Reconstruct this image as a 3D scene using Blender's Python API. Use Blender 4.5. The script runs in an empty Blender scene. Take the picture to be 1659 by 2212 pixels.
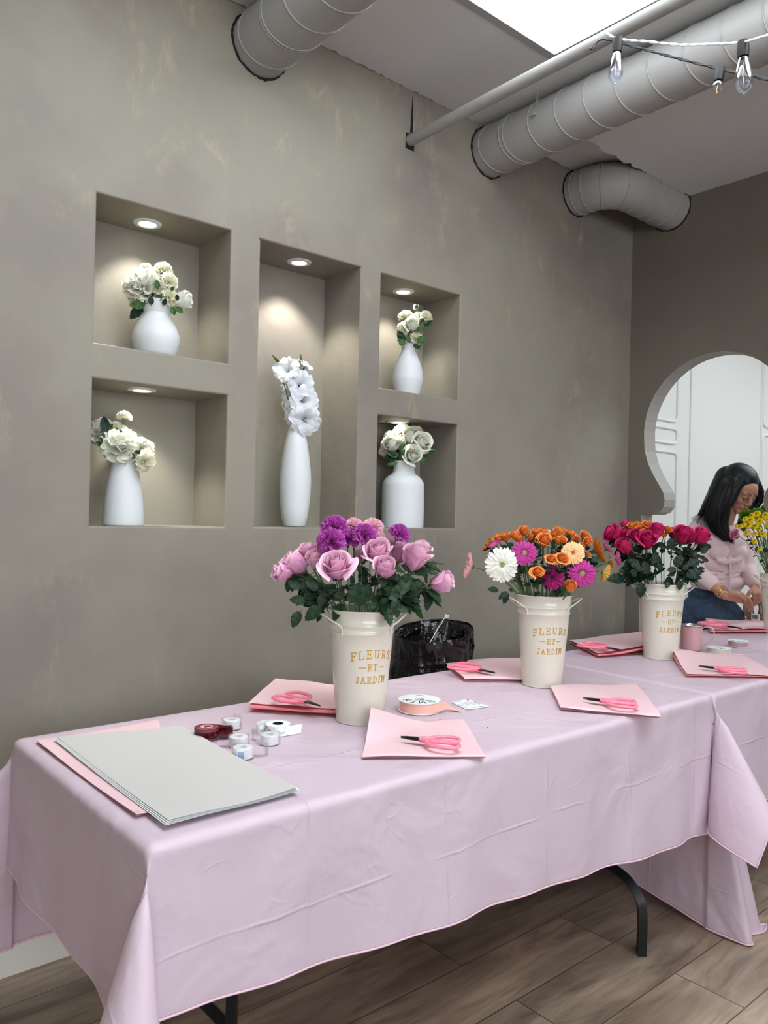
import bpy, bmesh, math, random
import numpy as np
from mathutils import Vector, Matrix
from math import sin, cos, pi, radians as rad
SC = bpy.context.scene
COL = SC.collection
# ------------------------------------------------------------------ camera
CAM = np.array([0, 0, 1.287]); FPX = 1687.15
YAW, PIT, ROL = 0.866497, 0.00216436, 0.02211375
_f = np.array([cos(YAW)*cos(PIT), sin(YAW)*cos(PIT), sin(PIT)])
_r = np.array([sin(YAW), -cos(YAW), 0]); _u = np.cross(_r, _f)
CR = cos(ROL)*_r+sin(ROL)*_u; CU = -sin(ROL)*_r+cos(ROL)*_u; CF = _f
cd = bpy.data.cameras.new('camera'); cam = bpy.data.objects.new('camera', cd); COL.objects.link(cam)
cd.sensor_fit = 'VERTICAL'; cd.sensor_height = 36; cd.lens = 36*FPX/2212; cd.clip_start = .02
cam.matrix_world = Matrix([[CR[i], CU[i], -CF[i], CAM[i]] for i in range(3)]+[[0, 0, 0, 1]])
SC.camera = cam
SC.view_settings.view_transform = 'Standard'; SC.view_settings.look = 'None'
SC.view_settings.exposure = 0.0; SC.view_settings.gamma = 1.0; SC.view_settings.use_curve_mapping = False
SKY_L, FILL_NEXT_L, FILL_L, FILL_L2 = 6.5, 4.2, 6.5, 1.0       # radiance of the skylight and of the added unseen fill panes
SPOT_W = 10.0
w = bpy.data.worlds.new('world'); SC.world = w; w.use_nodes = True
w.node_tree.nodes['Background'].inputs[0].default_value = (.75, .85, 1, 1)
w.node_tree.nodes['Background'].inputs[1].default_value = .25

def ray(px, py): return CF+CR*(px-829.5)/FPX-CU*(py-1106)/FPX
def at_z(px, py, z): d = ray(px, py); return CAM+d*(z-CAM[2])/d[2]
def at_y(px, py, y): d = ray(px, py); return CAM+d*y/d[1]
def at_x(px, py, x): d = ray(px, py); return CAM+d*x/d[0]
def at_d(px, py, dep): return CAM+ray(px, py)*dep       # forward depth
def depth(p): return float((np.array(p)-CAM)@CF)

# ------------------------------------------------------------------ materials
def lin(c):
    if isinstance(c, str): c = tuple(int(c[i:i+2], 16)/255 for i in (0, 2, 4))
    return tuple((x/12.92 if x <= .04045 else ((x+.055)/1.055)**2.4) for x in c)+(1,)
MATS = {}
class NT:
    def __init__(s, name):
        s.m = bpy.data.materials.new(name); s.m.use_nodes = True; s.t = s.m.node_tree; s.n = s.t.nodes; s.l = s.t.links
        s.b = s.n['Principled BSDF']; s.out = s.n['Material Output']; MATS[name] = s.m
    def node(s, typ, **kw):
        n = s.n.new('ShaderNode'+typ)
        for k, v in kw.items():
            if k.startswith('i_'): n.inputs[k[2:].replace('_', ' ')].default_value = v
            elif k[0] == 'x' and k[1:].isdigit(): n.inputs[int(k[1:])].default_value = v
            else: setattr(n, k, v)
        return n
    def link(s, a, b): s.l.new(a, b)
    def set(s, **kw):
        for k, v in kw.items(): s.b.inputs[k.replace('_', ' ')].default_value = v
    def bump(s, h, strength=.3, dist=.01):
        b = s.node('Bump', i_Strength=strength, i_Distance=dist); s.link(h, b.inputs['Height']); s.link(b.outputs[0], s.b.inputs['Normal']); return b
    def noise(s, scale, detail=3, rough=.5, coord='Object', vscale=None, dist=0):
        tc = s.node('TexCoord'); o = tc.outputs[coord]
        if vscale:
            mp = s.node('Mapping'); mp.inputs['Scale'].default_value = vscale; s.link(o, mp.inputs[0]); o = mp.outputs[0]
        n = s.node('TexNoise', i_Scale=scale, i_Detail=detail, i_Roughness=rough, i_Distortion=dist); s.link(o, n.inputs['Vector']); return n
    def ramp(s, fac, stops):
        r = s.node('ValToRGB'); e = r.color_ramp.elements
        for i, (p, c) in enumerate(stops):
            el = e[i] if i < 2 else e.new(p)
            el.position = p; el.color = lin(c) if isinstance(c, str) else (c, c, c, 1)
        s.link(fac, r.inputs[0]); return r
    def mix(s, fac, a, b, mode='MIX'):
        m = s.node('Mix', data_type='RGBA', blend_type=mode)
        for sock, v in ((m.inputs[0], fac), (m.inputs[6], a), (m.inputs[7], b)):
            if hasattr(v, 'links'): s.link(v, sock)
            else: sock.default_value = lin(v) if isinstance(v, str) else v
        return m.outputs[2]
def simple(name, c, rough=.5, metal=0, spec=.5, coat=0, **kw):
    n = NT(name); n.set(Base_Color=lin(c), Roughness=rough, Metallic=metal, Coat_Weight=coat); n.b.inputs['Specular IOR Level'].default_value = spec
    nz = n.noise(40, 2); n.bump(nz.outputs[0], .05, .002)
    for k, v in kw.items(): n.b.inputs[k.replace('_', ' ')].default_value = v
    return n.m
def petal(name, c1, c2, trans=.3, back=None, rough=.55, nscale=6, rimc=None):
    n = NT(name); nz = n.noise(nscale, 3); r = n.ramp(nz.outputs[0], [(.35, c1), (.65, c2)]); col = r.outputs[0]
    if back:
        g = n.node('NewGeometry'); col = n.mix(g.outputs['Backfacing'], col, back)
    if rimc: at_ = n.node('Attribute', attribute_name='rim'); col = n.mix(at_.outputs['Fac'], col, rimc)
    n.link(col, n.b.inputs['Base Color']); n.set(Roughness=rough); n.b.inputs['Specular IOR Level'].default_value = .25
    tr = n.node('BsdfTranslucent'); n.link(col, tr.inputs[0]); ms = n.node('MixShader', x0=trans)
    n.link(n.b.outputs[0], ms.inputs[1]); n.link(tr.outputs[0], ms.inputs[2]); n.link(ms.outputs[0], n.out.inputs[0])
    nb = n.noise(30, 2, vscale=(1, 1, .2)); n.bump(nb.outputs[0], .15, .004); return n.m
def emit(name, c, s):
    n = NT(name); n.set(Base_Color=(0, 0, 0, 1), Emission_Color=lin(c), Emission_Strength=s); return n.m
def plaster(name, base, light, dark, hi=.5):
    n = NT(name); a = n.noise(1.3, 5, .6); ra = n.ramp(a.outputs[0], [(.3, dark), (.55, base), (.8, base)])
    b = n.noise(6.5, 9, .78, vscale=(1.2, 1, .6), dist=.5); rb = n.ramp(b.outputs[0], [(.55, 0.), (.68, hi)])
    b2 = n.noise(1.1, 2); rm = n.ramp(b2.outputs[0], [(.45, 0.), (.62, 1.)])
    mm = n.node('Math', operation='MULTIPLY'); n.link(rb.outputs[0], mm.inputs[0]); n.link(rm.outputs[0], mm.inputs[1])
    n.link(n.mix(mm.outputs[0], ra.outputs[0], light), n.b.inputs['Base Color']); n.set(Roughness=.52); n.b.inputs['Specular IOR Level'].default_value = .35
    c = n.noise(9, 8, .6); n.bump(c.outputs[0], .22, .012); return n.m
plaster('plaster', '898477', 'b0a482', '78716a', .6)
plaster('plaster_shaded', '716b60', '7d7668', '686258', .3)  # darker copy of the plaster: the back wall's shade put into its colour
def ceil_mat():
    n = NT('ceiling_paint'); a = n.noise(1.2, 3); n.link(n.ramp(a.outputs[0], [(.3, 'c3c4c3'), (.7, 'cccdcc')]).outputs[0], n.b.inputs['Base Color'])
    b = n.noise(70, 6, .7, vscale=(.5, 1, 1)); n.bump(b.outputs[0], .25, .004); n.set(Roughness=.75); return n
ceil_mat()
simple('duct_paint', '9a9996', .5, spec=.4); simple('gap_shade', '0b0b0c', .9); simple('white_wall', 'e6e9e6', .45); simple('baseboard_white', 'd9d6cc', .4)
simple('reveal', '9c9a93', .6)
def floor_mat():
    n = NT('vinyl_planks'); tc = n.node('TexCoord')
    br = n.node('TexBrick', offset=.37, i_Scale=1., i_Mortar_Size=.0018, i_Mortar_Smooth=.1, i_Bias=0., i_Brick_Width=1.22, i_Row_Height=.2)
    br.inputs['Color1'].default_value = (0, 0, 0, 1); br.inputs['Color2'].default_value = (1, 1, 1, 1); br.inputs['Mortar'].default_value = (.5, .5, .5, 1)
    mp = n.node('Mapping'); mp.inputs['Rotation'].default_value = (0, 0, 0); mp.inputs['Location'].default_value = (.35, .06, 0); n.link(tc.outputs['Object'], mp.inputs[0]); n.link(mp.outputs[0], br.inputs[0])
    # offset grain per plank
    sc = n.node('VectorMath', operation='MULTIPLY_ADD'); n.link(br.outputs['Color'], sc.inputs[0]); sc.inputs[1].default_value = (7, 5, 3); n.link(tc.outputs['Object'], sc.inputs[2])
    m2 = n.node('Mapping'); m2.inputs['Scale'].default_value = (1.1, 7, 1); n.link(sc.outputs[0], m2.inputs[0])
    g = n.node('TexNoise', i_Scale=2.2, i_Detail=9, i_Roughness=.62, i_Distortion=1.3); n.link(m2.outputs[0], g.inputs[0])
    r = n.ramp(g.outputs[0], [(.28, '7d7065'), (.45, 'b3a18e'), (.6, 'cbb9a4'), (.78, 'd8c8b3')])
    pt = n.ramp(br.outputs['Color'], [(0., '8a8079'), (1., 'd8d0c6')])
    col = n.mix(.6, r.outputs[0], pt.outputs[0], 'MULTIPLY')
    dk = n.noise(1.7, 4, vscale=(1, 3, 1)); dr = n.ramp(dk.outputs[0], [(.4, '7d716b'), (.62, 'ffffff')]); col = n.mix(.55, col, dr.outputs[0], 'MULTIPLY')
    col = n.mix(br.outputs['Fac'], col, '4a3f36'); n.link(col, n.b.inputs['Base Color']); n.set(Roughness=.42)
    n.bump(g.outputs[0], .12, .003)
floor_mat()
def cloth_mat():
    n = NT('pink_satin'); tc = n.node('TexCoord'); uv = tc.outputs['UV']
    a = n.node('TexNoise', i_Scale=3.2, i_Detail=3, i_Roughness=.5, i_Distortion=.9); n.link(uv, a.inputs[0])
    b = n.node('TexNoise', i_Scale=9, i_Detail=2, i_Roughness=.5, i_Distortion=.6); n.link(uv, b.inputs[0])
    vo = n.node('TexVoronoi', i_Scale=5.); vo.feature = 'DISTANCE_TO_EDGE'; ds = n.node('VectorMath', operation='MULTIPLY_ADD'); n.link(b.outputs['Color'], ds.inputs[0]); ds.inputs[1].default_value = (.35, .35, 0); n.link(uv, ds.inputs[2]); n.link(ds.outputs[0], vo.inputs[0])
    vr = n.ramp(vo.outputs['Distance'], [(0., 1.), (.07, 0.)])
    sep = n.node('SeparateXYZ'); n.link(uv, sep.inputs[0])
    def crease(sock, period, off, wdt):
        m = n.node('Math', operation='ADD', x1=off); n.link(sock, m.inputs[0])
        p = n.node('Math', operation='PINGPONG', x1=period/2); n.link(m.outputs[0], p.inputs[0])
        q = n.node('Math', operation='DIVIDE', x1=wdt, use_clamp=True); n.link(p.outputs[0], q.inputs[0])
        z = n.node('Math', operation='SUBTRACT', x0=1.); n.link(q.outputs[0], z.inputs[1]); return z.outputs[0]
    wb = n.node('VectorMath', operation='MULTIPLY_ADD'); n.link(b.outputs['Color'], wb.inputs[0]); wb.inputs[1].default_value = (.012, .02, 0); n.link(uv, wb.inputs[2]); s2 = n.node('SeparateXYZ'); n.link(wb.outputs[0], s2.inputs[0]); wob = s2.outputs
    cx = crease(wob[0], .355, .05, .005); cy = crease(wob[1], .39, .18, .005)
    def addm(x, y, k):
        m = n.node('Math', operation='MULTIPLY_ADD', x1=k); n.link(x, m.inputs[0]); n.link(y, m.inputs[2]); return m.outputs[0]
    md = n.node('TexNoise', i_Scale=6., i_Detail=3); n.link(uv, md.inputs[0]); mr = n.ramp(md.outputs[0], [(.38, 0.), (.62, 1.)])
    def mul(x, y): m = n.node('Math', operation='MULTIPLY'); n.link(x, m.inputs[0]); n.link(y, m.inputs[1]); return m.outputs[0]
    sm = n.node('TexVoronoi', i_Scale=7., feature='SMOOTH_F1'); n.link(ds.outputs[0], sm.inputs[0]); md2 = n.ramp(a.outputs[0], [(.45, 0.), (.7, 1.)])
    h = addm(b.outputs[0], a.outputs[0], .15); h = addm(mul(sm.outputs['Distance'], md2.outputs[0]), h, .16); h = addm(mul(vr.outputs[0], mr.outputs[0]), h, .035); h = addm(mul(cx, mr.outputs[0]), h, .11); h = addm(mul(cy, mr.outputs[0]), h, .10)
    n.bump(h, .55, .03)
    n.link(n.ramp(a.outputs[0], [(.3, 'e2d6e3'), (.7, 'e6dbe7')]).outputs[0], n.b.inputs['Base Color'])
    n.set(Roughness=.42, Sheen_Weight=.15); n.b.inputs['Specular IOR Level'].default_value = .45
    tr = n.node('BsdfTranslucent'); tr.inputs[0].default_value = lin('f09ab8'); ms = n.node('MixShader', x0=.32)
    n.link(n.b.outputs[0], ms.inputs[1]); n.link(tr.outputs[0], ms.inputs[2]); n.link(ms.outputs[0], n.out.inputs[0])
cloth_mat()
simple('hem_pink', 'e2bccb', .6)
petal('rose_pink', 'de92be', 'ebadd0', .18, back='e6accc', rimc='f6d4e2'); petal('rose_hot', 'a50d48', 'c61a5c', .12, back='a01049', rimc='dc3a7c'); petal('rose_orange', 'd9641c', 'ee8a38', .15, back='de6038', rimc='f4aa5c')
petal('carn_purple', 'bd50b2', 'd06cc6', .15); petal('carn_pink', 'f3c2d2', 'f9d6e0', .3); petal('petal_white', 'eef0ea', 'f5f6f0', .3, back='f0f1e2')
petal('petal_cream', 'f1f0d8', 'f6f5e4', .3); petal('petal_silk', 'dce1e5', 'e6eaee', .3); petal('gerb_white', 'eeeee4', 'fafaf2', .3); petal('gerb_light', 'eeb0b8', 'f3c0c4', .3)
petal('gerb_mag', 'b8318c', 'cc4aa0', .25); petal('gerb_dark', '94105f', 'a81a70', .2); petal('gerb_peach', 'f6cf95', 'fbdcae', .3); petal('gerb_orange', 'cf6d1e', 'e08a38', .25)
petal('gerb_yellow', 'd6a63a', 'e8c468', .3); petal('gerb_pink', 'cc4a9a', 'e07ab4', .3); petal('mum_yellow', 'ecc407', 'f6dc1c', .2); petal('mum_green', '5d8a1c', '7aa32c', .2); petal('carn_two', 'c9447f', 'f0c8c8', .25, nscale=3)
petal('leaf', '1f3323', '2f4a2e', .12, back='56694c', rough=.4, nscale=3); petal('leaf_dark', '16281f', '21382a', .1, back='35482f', rough=.42, nscale=3); petal('leaf_silk', '2b4527', '4c7038', .15, rough=.5, nscale=3)
simple('stem', '4f6a3c', .5); simple('stem_dark', '2a3d26', .5); simple('stem_red', '5e3a36', .5); simple('disc_green', '9aa35e', .8); simple('disc_dark', '2a1820', .8); simple('disc_rust', 'b4683c', .8)
simple('enamel', 'd3cfc0', .22, coat=.5); simple('gold_paint', 'c69a2e', .4, metal=.3); simple('ceramic', 'cfd4d5', .5, spec=.35); simple('mug_pink', 'cf9fa2', .3, coat=.4); simple('steel', 'c8c8ca', .18, metal=1)
simple('scissor_pink', 'f5849c', .35, coat=.2); simple('blade', '3a3c3c', .35, metal=.9); simple('table_black', '14171b', .35, metal=.3); simple('table_top', 'c9c6bf', .5)
def bag():
    n = NT('bin_bag'); n.set(Base_Color=lin('08080b'), Roughness=.12); a = n.noise(6, 2, .5, vscale=(.7, .7, 2.2), dist=2.2); n.bump(a.outputs[0], .55, .02)
bag()
def clear(name, tint='ffffff', alpha=.25, rough=.05):
    n = NT(name); tr = n.node('BsdfTransparent'); tr.inputs[0].default_value = lin(tint); gl = n.node('BsdfGlossy', i_Roughness=rough); fr = n.node('Fresnel', i_IOR=1.5)
    ad = n.node('Math', operation='MULTIPLY_ADD', x1=.42, x2=alpha*.1, use_clamp=True); n.link(fr.outputs[0], ad.inputs[0])
    ms = n.node('MixShader'); n.link(ad.outputs[0], ms.inputs[0]); n.link(tr.outputs[0], ms.inputs[1]); n.link(gl.outputs[0], ms.inputs[2]); n.link(ms.outputs[0], n.out.inputs[0]); return n.m
clear('clear_plastic', 'ffffff', .1); clear('maroon_plastic', 'a03a50'); clear('bulb_glass', 'f2f6ff')
simple('tape_white', 'eef0f2', .35, Transmission_Weight=.25); simple('tape_core', 'f4f4f2', .6); simple('maroon', '7c2c3e', .4); simple('black', '0e0e10', .5); simple('blue_label', '2f6fb5', .5); simple('label_white', 'e9efee', .5)
simple('ribbon_peach', 'f0b8a8', .3); simple('ribbon_cream', 'cfc5b8', .3); simple('ribbon_mauve', 'a8878c', .3); simple('twine', 'a8927a', .9); simple('purple_print', '8a3f6e', .6); simple('print_grey', '9b8d96', .6)
petal('paper_pink', 'f0ccd2', 'f2d0d6', .12, back='e98c92', rough=.42); petal('paper_pale', 'c6c5c1', 'cccac6', .1, rough=.5, nscale=1); petal('tissue_edge', 'e6ebea', 'eaefee', .1)
simple('skin', 'b3846c', .6, Subsurface_Weight=.1, Subsurface_Radius=(.02, .01, .005)); simple('lips', '9a5560', .4); simple('brow', '2c1d18', .8); simple('hair', '07070c', .42, spec=.35); simple('knit', 'd8bfc2', .85, Sheen_Weight=.3)
def denim():
    n = NT('denim'); a = n.noise(25, 5, .7); n.link(n.ramp(a.outputs[0], [(.3, '1d2b3e'), (.7, '33475f')]).outputs[0], n.b.inputs['Base Color']); n.set(Roughness=.85)
denim(); simple('gold', 'd9b878', .2, metal=1); simple('wire_white', 'dfe8ee', .4); simple('wire_black', '101012', .5); simple('filament', 'e8a04a', .4, Emission_Color=lin('ffb060'), Emission_Strength=.6)
emit('skylight_glow', 'f2f8ff', SKY_L); emit('fill_glow_next_room', 'f6faff', FILL_NEXT_L); emit('fill_glow', 'f3f8ff', FILL_L); emit('fill_glow2', 'fff7ea', FILL_L2); emit('led', 'fffbee', 9.)  # first glow is the skylight, the next three light added fill panes

# ------------------------------------------------------------------ mesh helpers
class MB:
    def __init__(s): s.v = []; s.f = []; s.mi = []; s.n = 0; s.uv = None; s.rim = None
    def add(s, v, f, mi=0):
        v = np.asarray(v, float).reshape(-1, 3); s.v.append(v)
        s.f += [tuple(int(i)+s.n for i in q) for q in f]; s.mi += [mi]*len(f); s.n += len(v); return s
    def grid(s, P, mi=0, cu=False, cv=False):
        P = np.asarray(P, float); a, b = P.shape[:2]; f = []
        for i in range(a if cu else a-1):
            for j in range(b if cv else b-1):
                i2, j2 = (i+1) % a, (j+1) % b; f.append((i*b+j, i2*b+j, i2*b+j2, i*b+j2))
        return s.add(P.reshape(-1, 3), f, mi)
    def tube(s, pts, r, n=8, mi=0, closed=False, caps=True, flat=1.):
        P = np.asarray(pts, float); m = len(P); r = np.full(m, r) if np.isscalar(r) else np.asarray(r, float)
        T = np.roll(P, -1, 0)-np.roll(P, 1, 0) if closed else np.gradient(P, axis=0)
        T /= np.linalg.norm(T, axis=1)[:, None]+1e-12
        a = np.array([0, 0, 1.]) if abs(T[0][2]) < .9 else np.array([1., 0, 0]); N = np.cross(T[0], a); N /= np.linalg.norm(N); G = []
        for i in range(m):
            N = N-T[i]*(N@T[i]); N /= np.linalg.norm(N)+1e-12; B = np.cross(T[i], N)
            G.append([P[i]+r[i]*(N*cos(t)*flat+B*sin(t)) for t in np.linspace(0, 2*pi, n, endpoint=False)])
        k = s.n; s.grid(np.array(G), mi, cu=closed, cv=True)
        if not closed and caps: s.f += [tuple(range(k+n-1, k-1, -1)), tuple(range(k+(m-1)*n, k+m*n))]; s.mi += [mi, mi]
        return s
    def lathe(s, prof, n=32, c=(0, 0, 0), mi=0, mod=None):
        G = []
        for r, z in prof:
            G.append([(c[0]+(r*(mod(t) if mod else 1))*cos(t), c[1]+(r*(mod(t) if mod else 1))*sin(t), c[2]+z) for t in np.linspace(0, 2*pi, n, endpoint=False)])
        return s.grid(np.array(G), mi, cv=True)
    def box(s, lo, hi, mi=0):
        x0, y0, z0 = lo; x1, y1, z1 = hi
        return s.add([(x0, y0, z0), (x1, y0, z0), (x1, y1, z0), (x0, y1, z0), (x0, y0, z1), (x1, y0, z1), (x1, y1, z1), (x0, y1, z1)],
                     [(0, 3, 2, 1), (4, 5, 6, 7), (0, 1, 5, 4), (1, 2, 6, 5), (2, 3, 7, 6), (3, 0, 4, 7)], mi)
    def prism(s, poly, z0, z1, mi=0):
        n = len(poly); v = [(x, y, z0) for x, y in poly]+[(x, y, z1) for x, y in poly]
        return s.add(v, [tuple(range(n-1, -1, -1)), tuple(range(n, 2*n))]+[(i, (i+1) % n, n+(i+1) % n, n+i) for i in range(n)], mi)
    def ell(s, c, r, M=None, n=12, mi=0):
        G = []
        for ph in np.linspace(0, pi, n+1):
            G.append([(r[0]*sin(ph)*cos(t), r[1]*sin(ph)*sin(t), r[2]*cos(ph)) for t in np.linspace(0, 2*pi, 2*n, endpoint=False)])
        G = np.array(G)
        if M is not None: G = G@np.asarray(M).T
        return s.grid(G+np.array(c), mi, cv=True)
    def xf(s, M):
        M = np.array(M); s.v = [v@M[:3, :3].T+M[:3, 3] for v in s.v]; return s
    def mesh(s, name, mats, smooth=True):
        me = bpy.data.meshes.new(name); V = np.concatenate(s.v); me.from_pydata(V.tolist(), [], s.f)
        for m in (mats if isinstance(mats, (list, tuple)) else [mats]): me.materials.append(MATS[m])
        me.polygons.foreach_set('material_index', s.mi); me.polygons.foreach_set('use_smooth', [smooth]*len(s.f)); me.update()
        if s.rim: me.attributes.new('rim', 'FLOAT', 'POINT').data.foreach_set('value', s.rim)
        return me
    def build(s, name, mats, parent=None, smooth=True, local=False, sharp=None):
        if parent is not None and not local:
            o = np.array(ROOTLOC[parent.name]); s.v = [v-o for v in s.v]
        me = s.mesh(name, mats, smooth); o = bpy.data.objects.new(name, me); COL.objects.link(o)
        if parent is not None: o.parent = parent; ROOTLOC[o.name] = ROOTLOC[parent.name]
        else: ROOTLOC[o.name] = (0, 0, 0)
        if smooth and sharp is not False: me.set_sharp_from_angle(angle=rad(sharp or 38))
        return o
ROOTLOC = {}
def thing(name, label, cat, loc, group=None, rz=0):
    o = bpy.data.objects.new(name, None); COL.objects.link(o); o.location = Vector(loc); o.rotation_euler = (0, 0, rz); o.empty_display_size = .05
    ROOTLOC[o.name] = tuple(float(x) for x in loc); o['label'] = label; o['category'] = cat
    if group: o['group'] = group
    return o
def tag(o, label, cat, group=None, kind=None):
    o['label'] = label; o['category'] = cat
    if group: o['group'] = group
    if kind: o['kind'] = kind
    return o
def struct(o): o['kind'] = 'structure'; return o
def inst(name, me, parent, M):
    o = bpy.data.objects.new(name, me); COL.objects.link(o); o.parent = parent
    o.matrix_basis = M; ROOTLOC[o.name] = ROOTLOC[parent.name]; return o
def dup(o, parent=None, **kw):
    c = o.copy(); COL.objects.link(c); ROOTLOC[c.name] = ROOTLOC.get(o.name, (0, 0, 0))
    if parent is not None: c.parent = parent
    for ch in [x for x in KIDS.get(o.name, [])]: KIDS.setdefault(c.name, []).append(dup(ch, c))
    for k, v in kw.items(): c[k] = v
    return c
KIDS = {}
def reg(parent, *kids): KIDS.setdefault(parent.name, []).extend(kids)
def frame(axis, spin=0, face=None):
    z = np.array(axis, float); z /= np.linalg.norm(z); a = np.array(face, float) if face is not None else (np.array([0, 0, 1.]) if abs(z[2]) < .9 else np.array([1., 0, 0]))
    x = np.cross(a, z); x /= np.linalg.norm(x); y = np.cross(z, x); c, s = cos(spin), sin(spin)
    return np.array([x*c+y*s, -x*s+y*c, z]).T
def M4(R, t, s=1.):
    m = np.eye(4); m[:3, :3] = R*s; m[:3, 3] = t; return Matrix(m.tolist())
def bez(p, n=12):
    p = [np.array(q, float) for q in p]; t = np.linspace(0, 1, n)[:, None]; k = len(p)-1
    return sum(math.comb(k, i)*(1-t)**(k-i)*t**i*p[i] for i in range(k+1))
def spline(pts, n=60, closed=False):
    P = np.array(pts, float); m = len(P); out = []
    seg = m if closed else m-1
    for i in range(seg):
        if closed: a, b, c, d = P[(i-1) % m], P[i], P[(i+1) % m], P[(i+2) % m]
        else: a, b, c, d = P[max(i-1, 0)], P[i], P[i+1], P[min(i+2, m-1)]
        k = max(2, n//seg)
        for t in np.linspace(0, 1, k, endpoint=False): out.append(.5*((2*b)+(-a+c)*t+(2*a-5*b+4*c-d)*t*t+(-a+3*b-3*c+d)*t**3))
    if not closed: out.append(P[-1])
    return np.array(out)
ORD = ['first', 'second', 'third', 'fourth', 'fifth', 'sixth', 'seventh', 'eighth', 'ninth', 'tenth', 'eleventh', 'twelfth', 'thirteenth', 'fourteenth', 'fifteenth', 'sixteenth', 'seventeenth', 'eighteenth', 'nineteenth', 'twentieth', 'twenty-first', 'twenty-second', 'twenty-third', 'twenty-fourth', 'twenty-fifth', 'twenty-sixth']

# ------------------------------------------------------------------ the room
WY, WX, CZ = 2.288, 3.608, 2.95
BX0, FY0 = -3.2, -3.6
XS = [BX0, .82, 1.26, 1.37, 1.803, 1.905, 2.336, WX+.1]; ZS = [0, 1.232, 1.664, 1.768, 2.205, CZ]
NICHE = {(1, 1): .225, (1, 3): .225, (3, 1): .225, (3, 2): 0, (3, 3): 0, (5, 1): .225, (5, 3): .225}
ND = .225
m = MB()
for i in range(7):
    for j in range(5):
        if (i, j) in NICHE: continue
        m.add([(XS[i], WY, ZS[j]), (XS[i+1], WY, ZS[j]), (XS[i+1], WY, ZS[j+1]), (XS[i], WY, ZS[j+1])], [(0, 1, 2, 3)])
NB = [(.82, 1.26, 1.232, 1.664), (.82, 1.26, 1.768, 2.205), (1.37, 1.803, 1.232, 2.205), (1.905, 2.336, 1.232, 1.664), (1.905, 2.336, 1.768, 2.205)]
for x0, x1, z0, z1 in NB:
    a, b = WY, WY+ND; zs = [z0, z1] if z1-z0 < .5 else [z0, 1.664, 1.768, z1]
    v = [(x0, a, z0), (x1, a, z0), (x1, a, z1), (x0, a, z1), (x0, b, z0), (x1, b, z0), (x1, b, z1), (x0, b, z1)]
    m.add(v, [(0, 1, 5, 4), (1, 2, 6, 5), (2, 3, 7, 6), (3, 0, 4, 7), (4, 5, 6, 7)])
o = m.build('wall_left', 'plaster', smooth=False); struct(o)
bm = bmesh.new(); bm.from_mesh(o.data); bmesh.ops.remove_doubles(bm, verts=bm.verts, dist=1e-5)
ed = [e for e in bm.edges if len(e.link_faces) == 2 and all(abs(v.co.y-WY) < 1e-4 for v in e.verts) and e.calc_face_angle(0) > 1]
bmesh.ops.bevel(bm, geom=ed, offset=.006, segments=3, affect='EDGES', profile=.5); bmesh.ops.recalc_face_normals(bm, faces=bm.faces)
bm.to_mesh(o.data); bm.free()
# keyhole wall: double keyhole opening, plane X = WX .. WX+.10
KX0, KX1 = WX, WX+.105
def arch_half(cy, sgn, n=40):       # from the neck foot up to the crown; sgn=+1: towards larger Y
    R = .366; cz = 1.728; pts = [(.372, 0), (.372, 1.311), (.305, 1.312), (.268, 1.325), (.248, 1.352), (.243, 1.388), (.252, 1.425), (.280, 1.470), (.312, 1.520), (.340, 1.575), (.360, 1.640)]
    pts += [(R*cos(a), cz+R*sin(a)) for a in np.linspace(-.08, pi/2, 14)]
    return [(cy+sgn*p[0], p[1]) for p in pts]
L1 = arch_half(1.832, 1); R1 = arch_half(1.832, -1)[::-1]; R1 = [p for p in R1 if p[1] > 1.2]
cy2 = 1.832-2*.372-.02
L2 = [p for p in arch_half(cy2, 1) if p[1] > 1.2]; R2 = arch_half(cy2, -1)[::-1]
outline = L1+R1+L2+R2
outline = [p for i, p in enumerate(outline) if i == 0 or abs(p[0]-outline[i-1][0])+abs(p[1]-outline[i-1][1]) > 1e-4]
poly = [(WY+.02, 0), ]+outline+[(FY0, 0), (FY0, CZ), (WY+.02, CZ)]
from mathutils.geometry import tessellate_polygon
tri = tessellate_polygon([[Vector((a, b, 0)) for a, b in poly]])
m = MB(); m.add([(KX0, a, b) for a, b in poly], [t for t in tri], 0); m.add([(KX1, a, b) for a, b in poly], [t[::-1] for t in tri], 1)
n = len(outline); m.add([(KX0, a, b) for a, b in outline]+[(KX1, a, b) for a, b in outline], [(i, i+1, n+i+1, n+i) for i in range(n-1)], 2)
struct(m.build('wall_back', ['plaster_shaded', 'white_wall', 'reveal'], smooth=False))
struct(MB().box((BX0, FY0, -.05), (8.2, 2.9, 0)).build('floor', 'vinyl_planks', smooth=False))
# ceiling with skylight opening
SX0, SX1, SY0, SY1 = .45, 2.25, -1.15, 1.76
m = MB()
for x0, x1, y0, y1 in ((BX0, SX0, FY0, WY+.02), (SX1, WX+.12, FY0, WY+.02), (SX0, SX1, FY0, SY0), (SX0, SX1, SY1, WY+.02)): m.box((x0, y0, CZ), (x1, y1, CZ+.06))
struct(m.build('ceiling', 'ceiling_paint', smooth=False))
random.seed(4)
xe = np.linspace(2.55, WX, 50); jag = [(x, 1.985+random.uniform(-.012, .012)) for x in xe]
struct(MB().prism([(2.55, FY0+.02), (WX, FY0+.02)]+jag[::-1], 2.885, CZ).build('ceiling_soffit', 'ceiling_paint', smooth=False))
t = MB()
for x0, x1, y0, y1 in ((SX0-.03, SX0, SY0-.03, SY1+.03), (SX1, SX1+.03, SY0-.03, SY1+.03), (SX0, SX1, SY0-.03, SY0), (SX0, SX1, SY1, SY1+.03)): t.box((x0, y0, CZ-.004), (x1, y1, CZ-.0005))
struct(t.build('trim_1', 'duct_paint', smooth=False))
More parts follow.
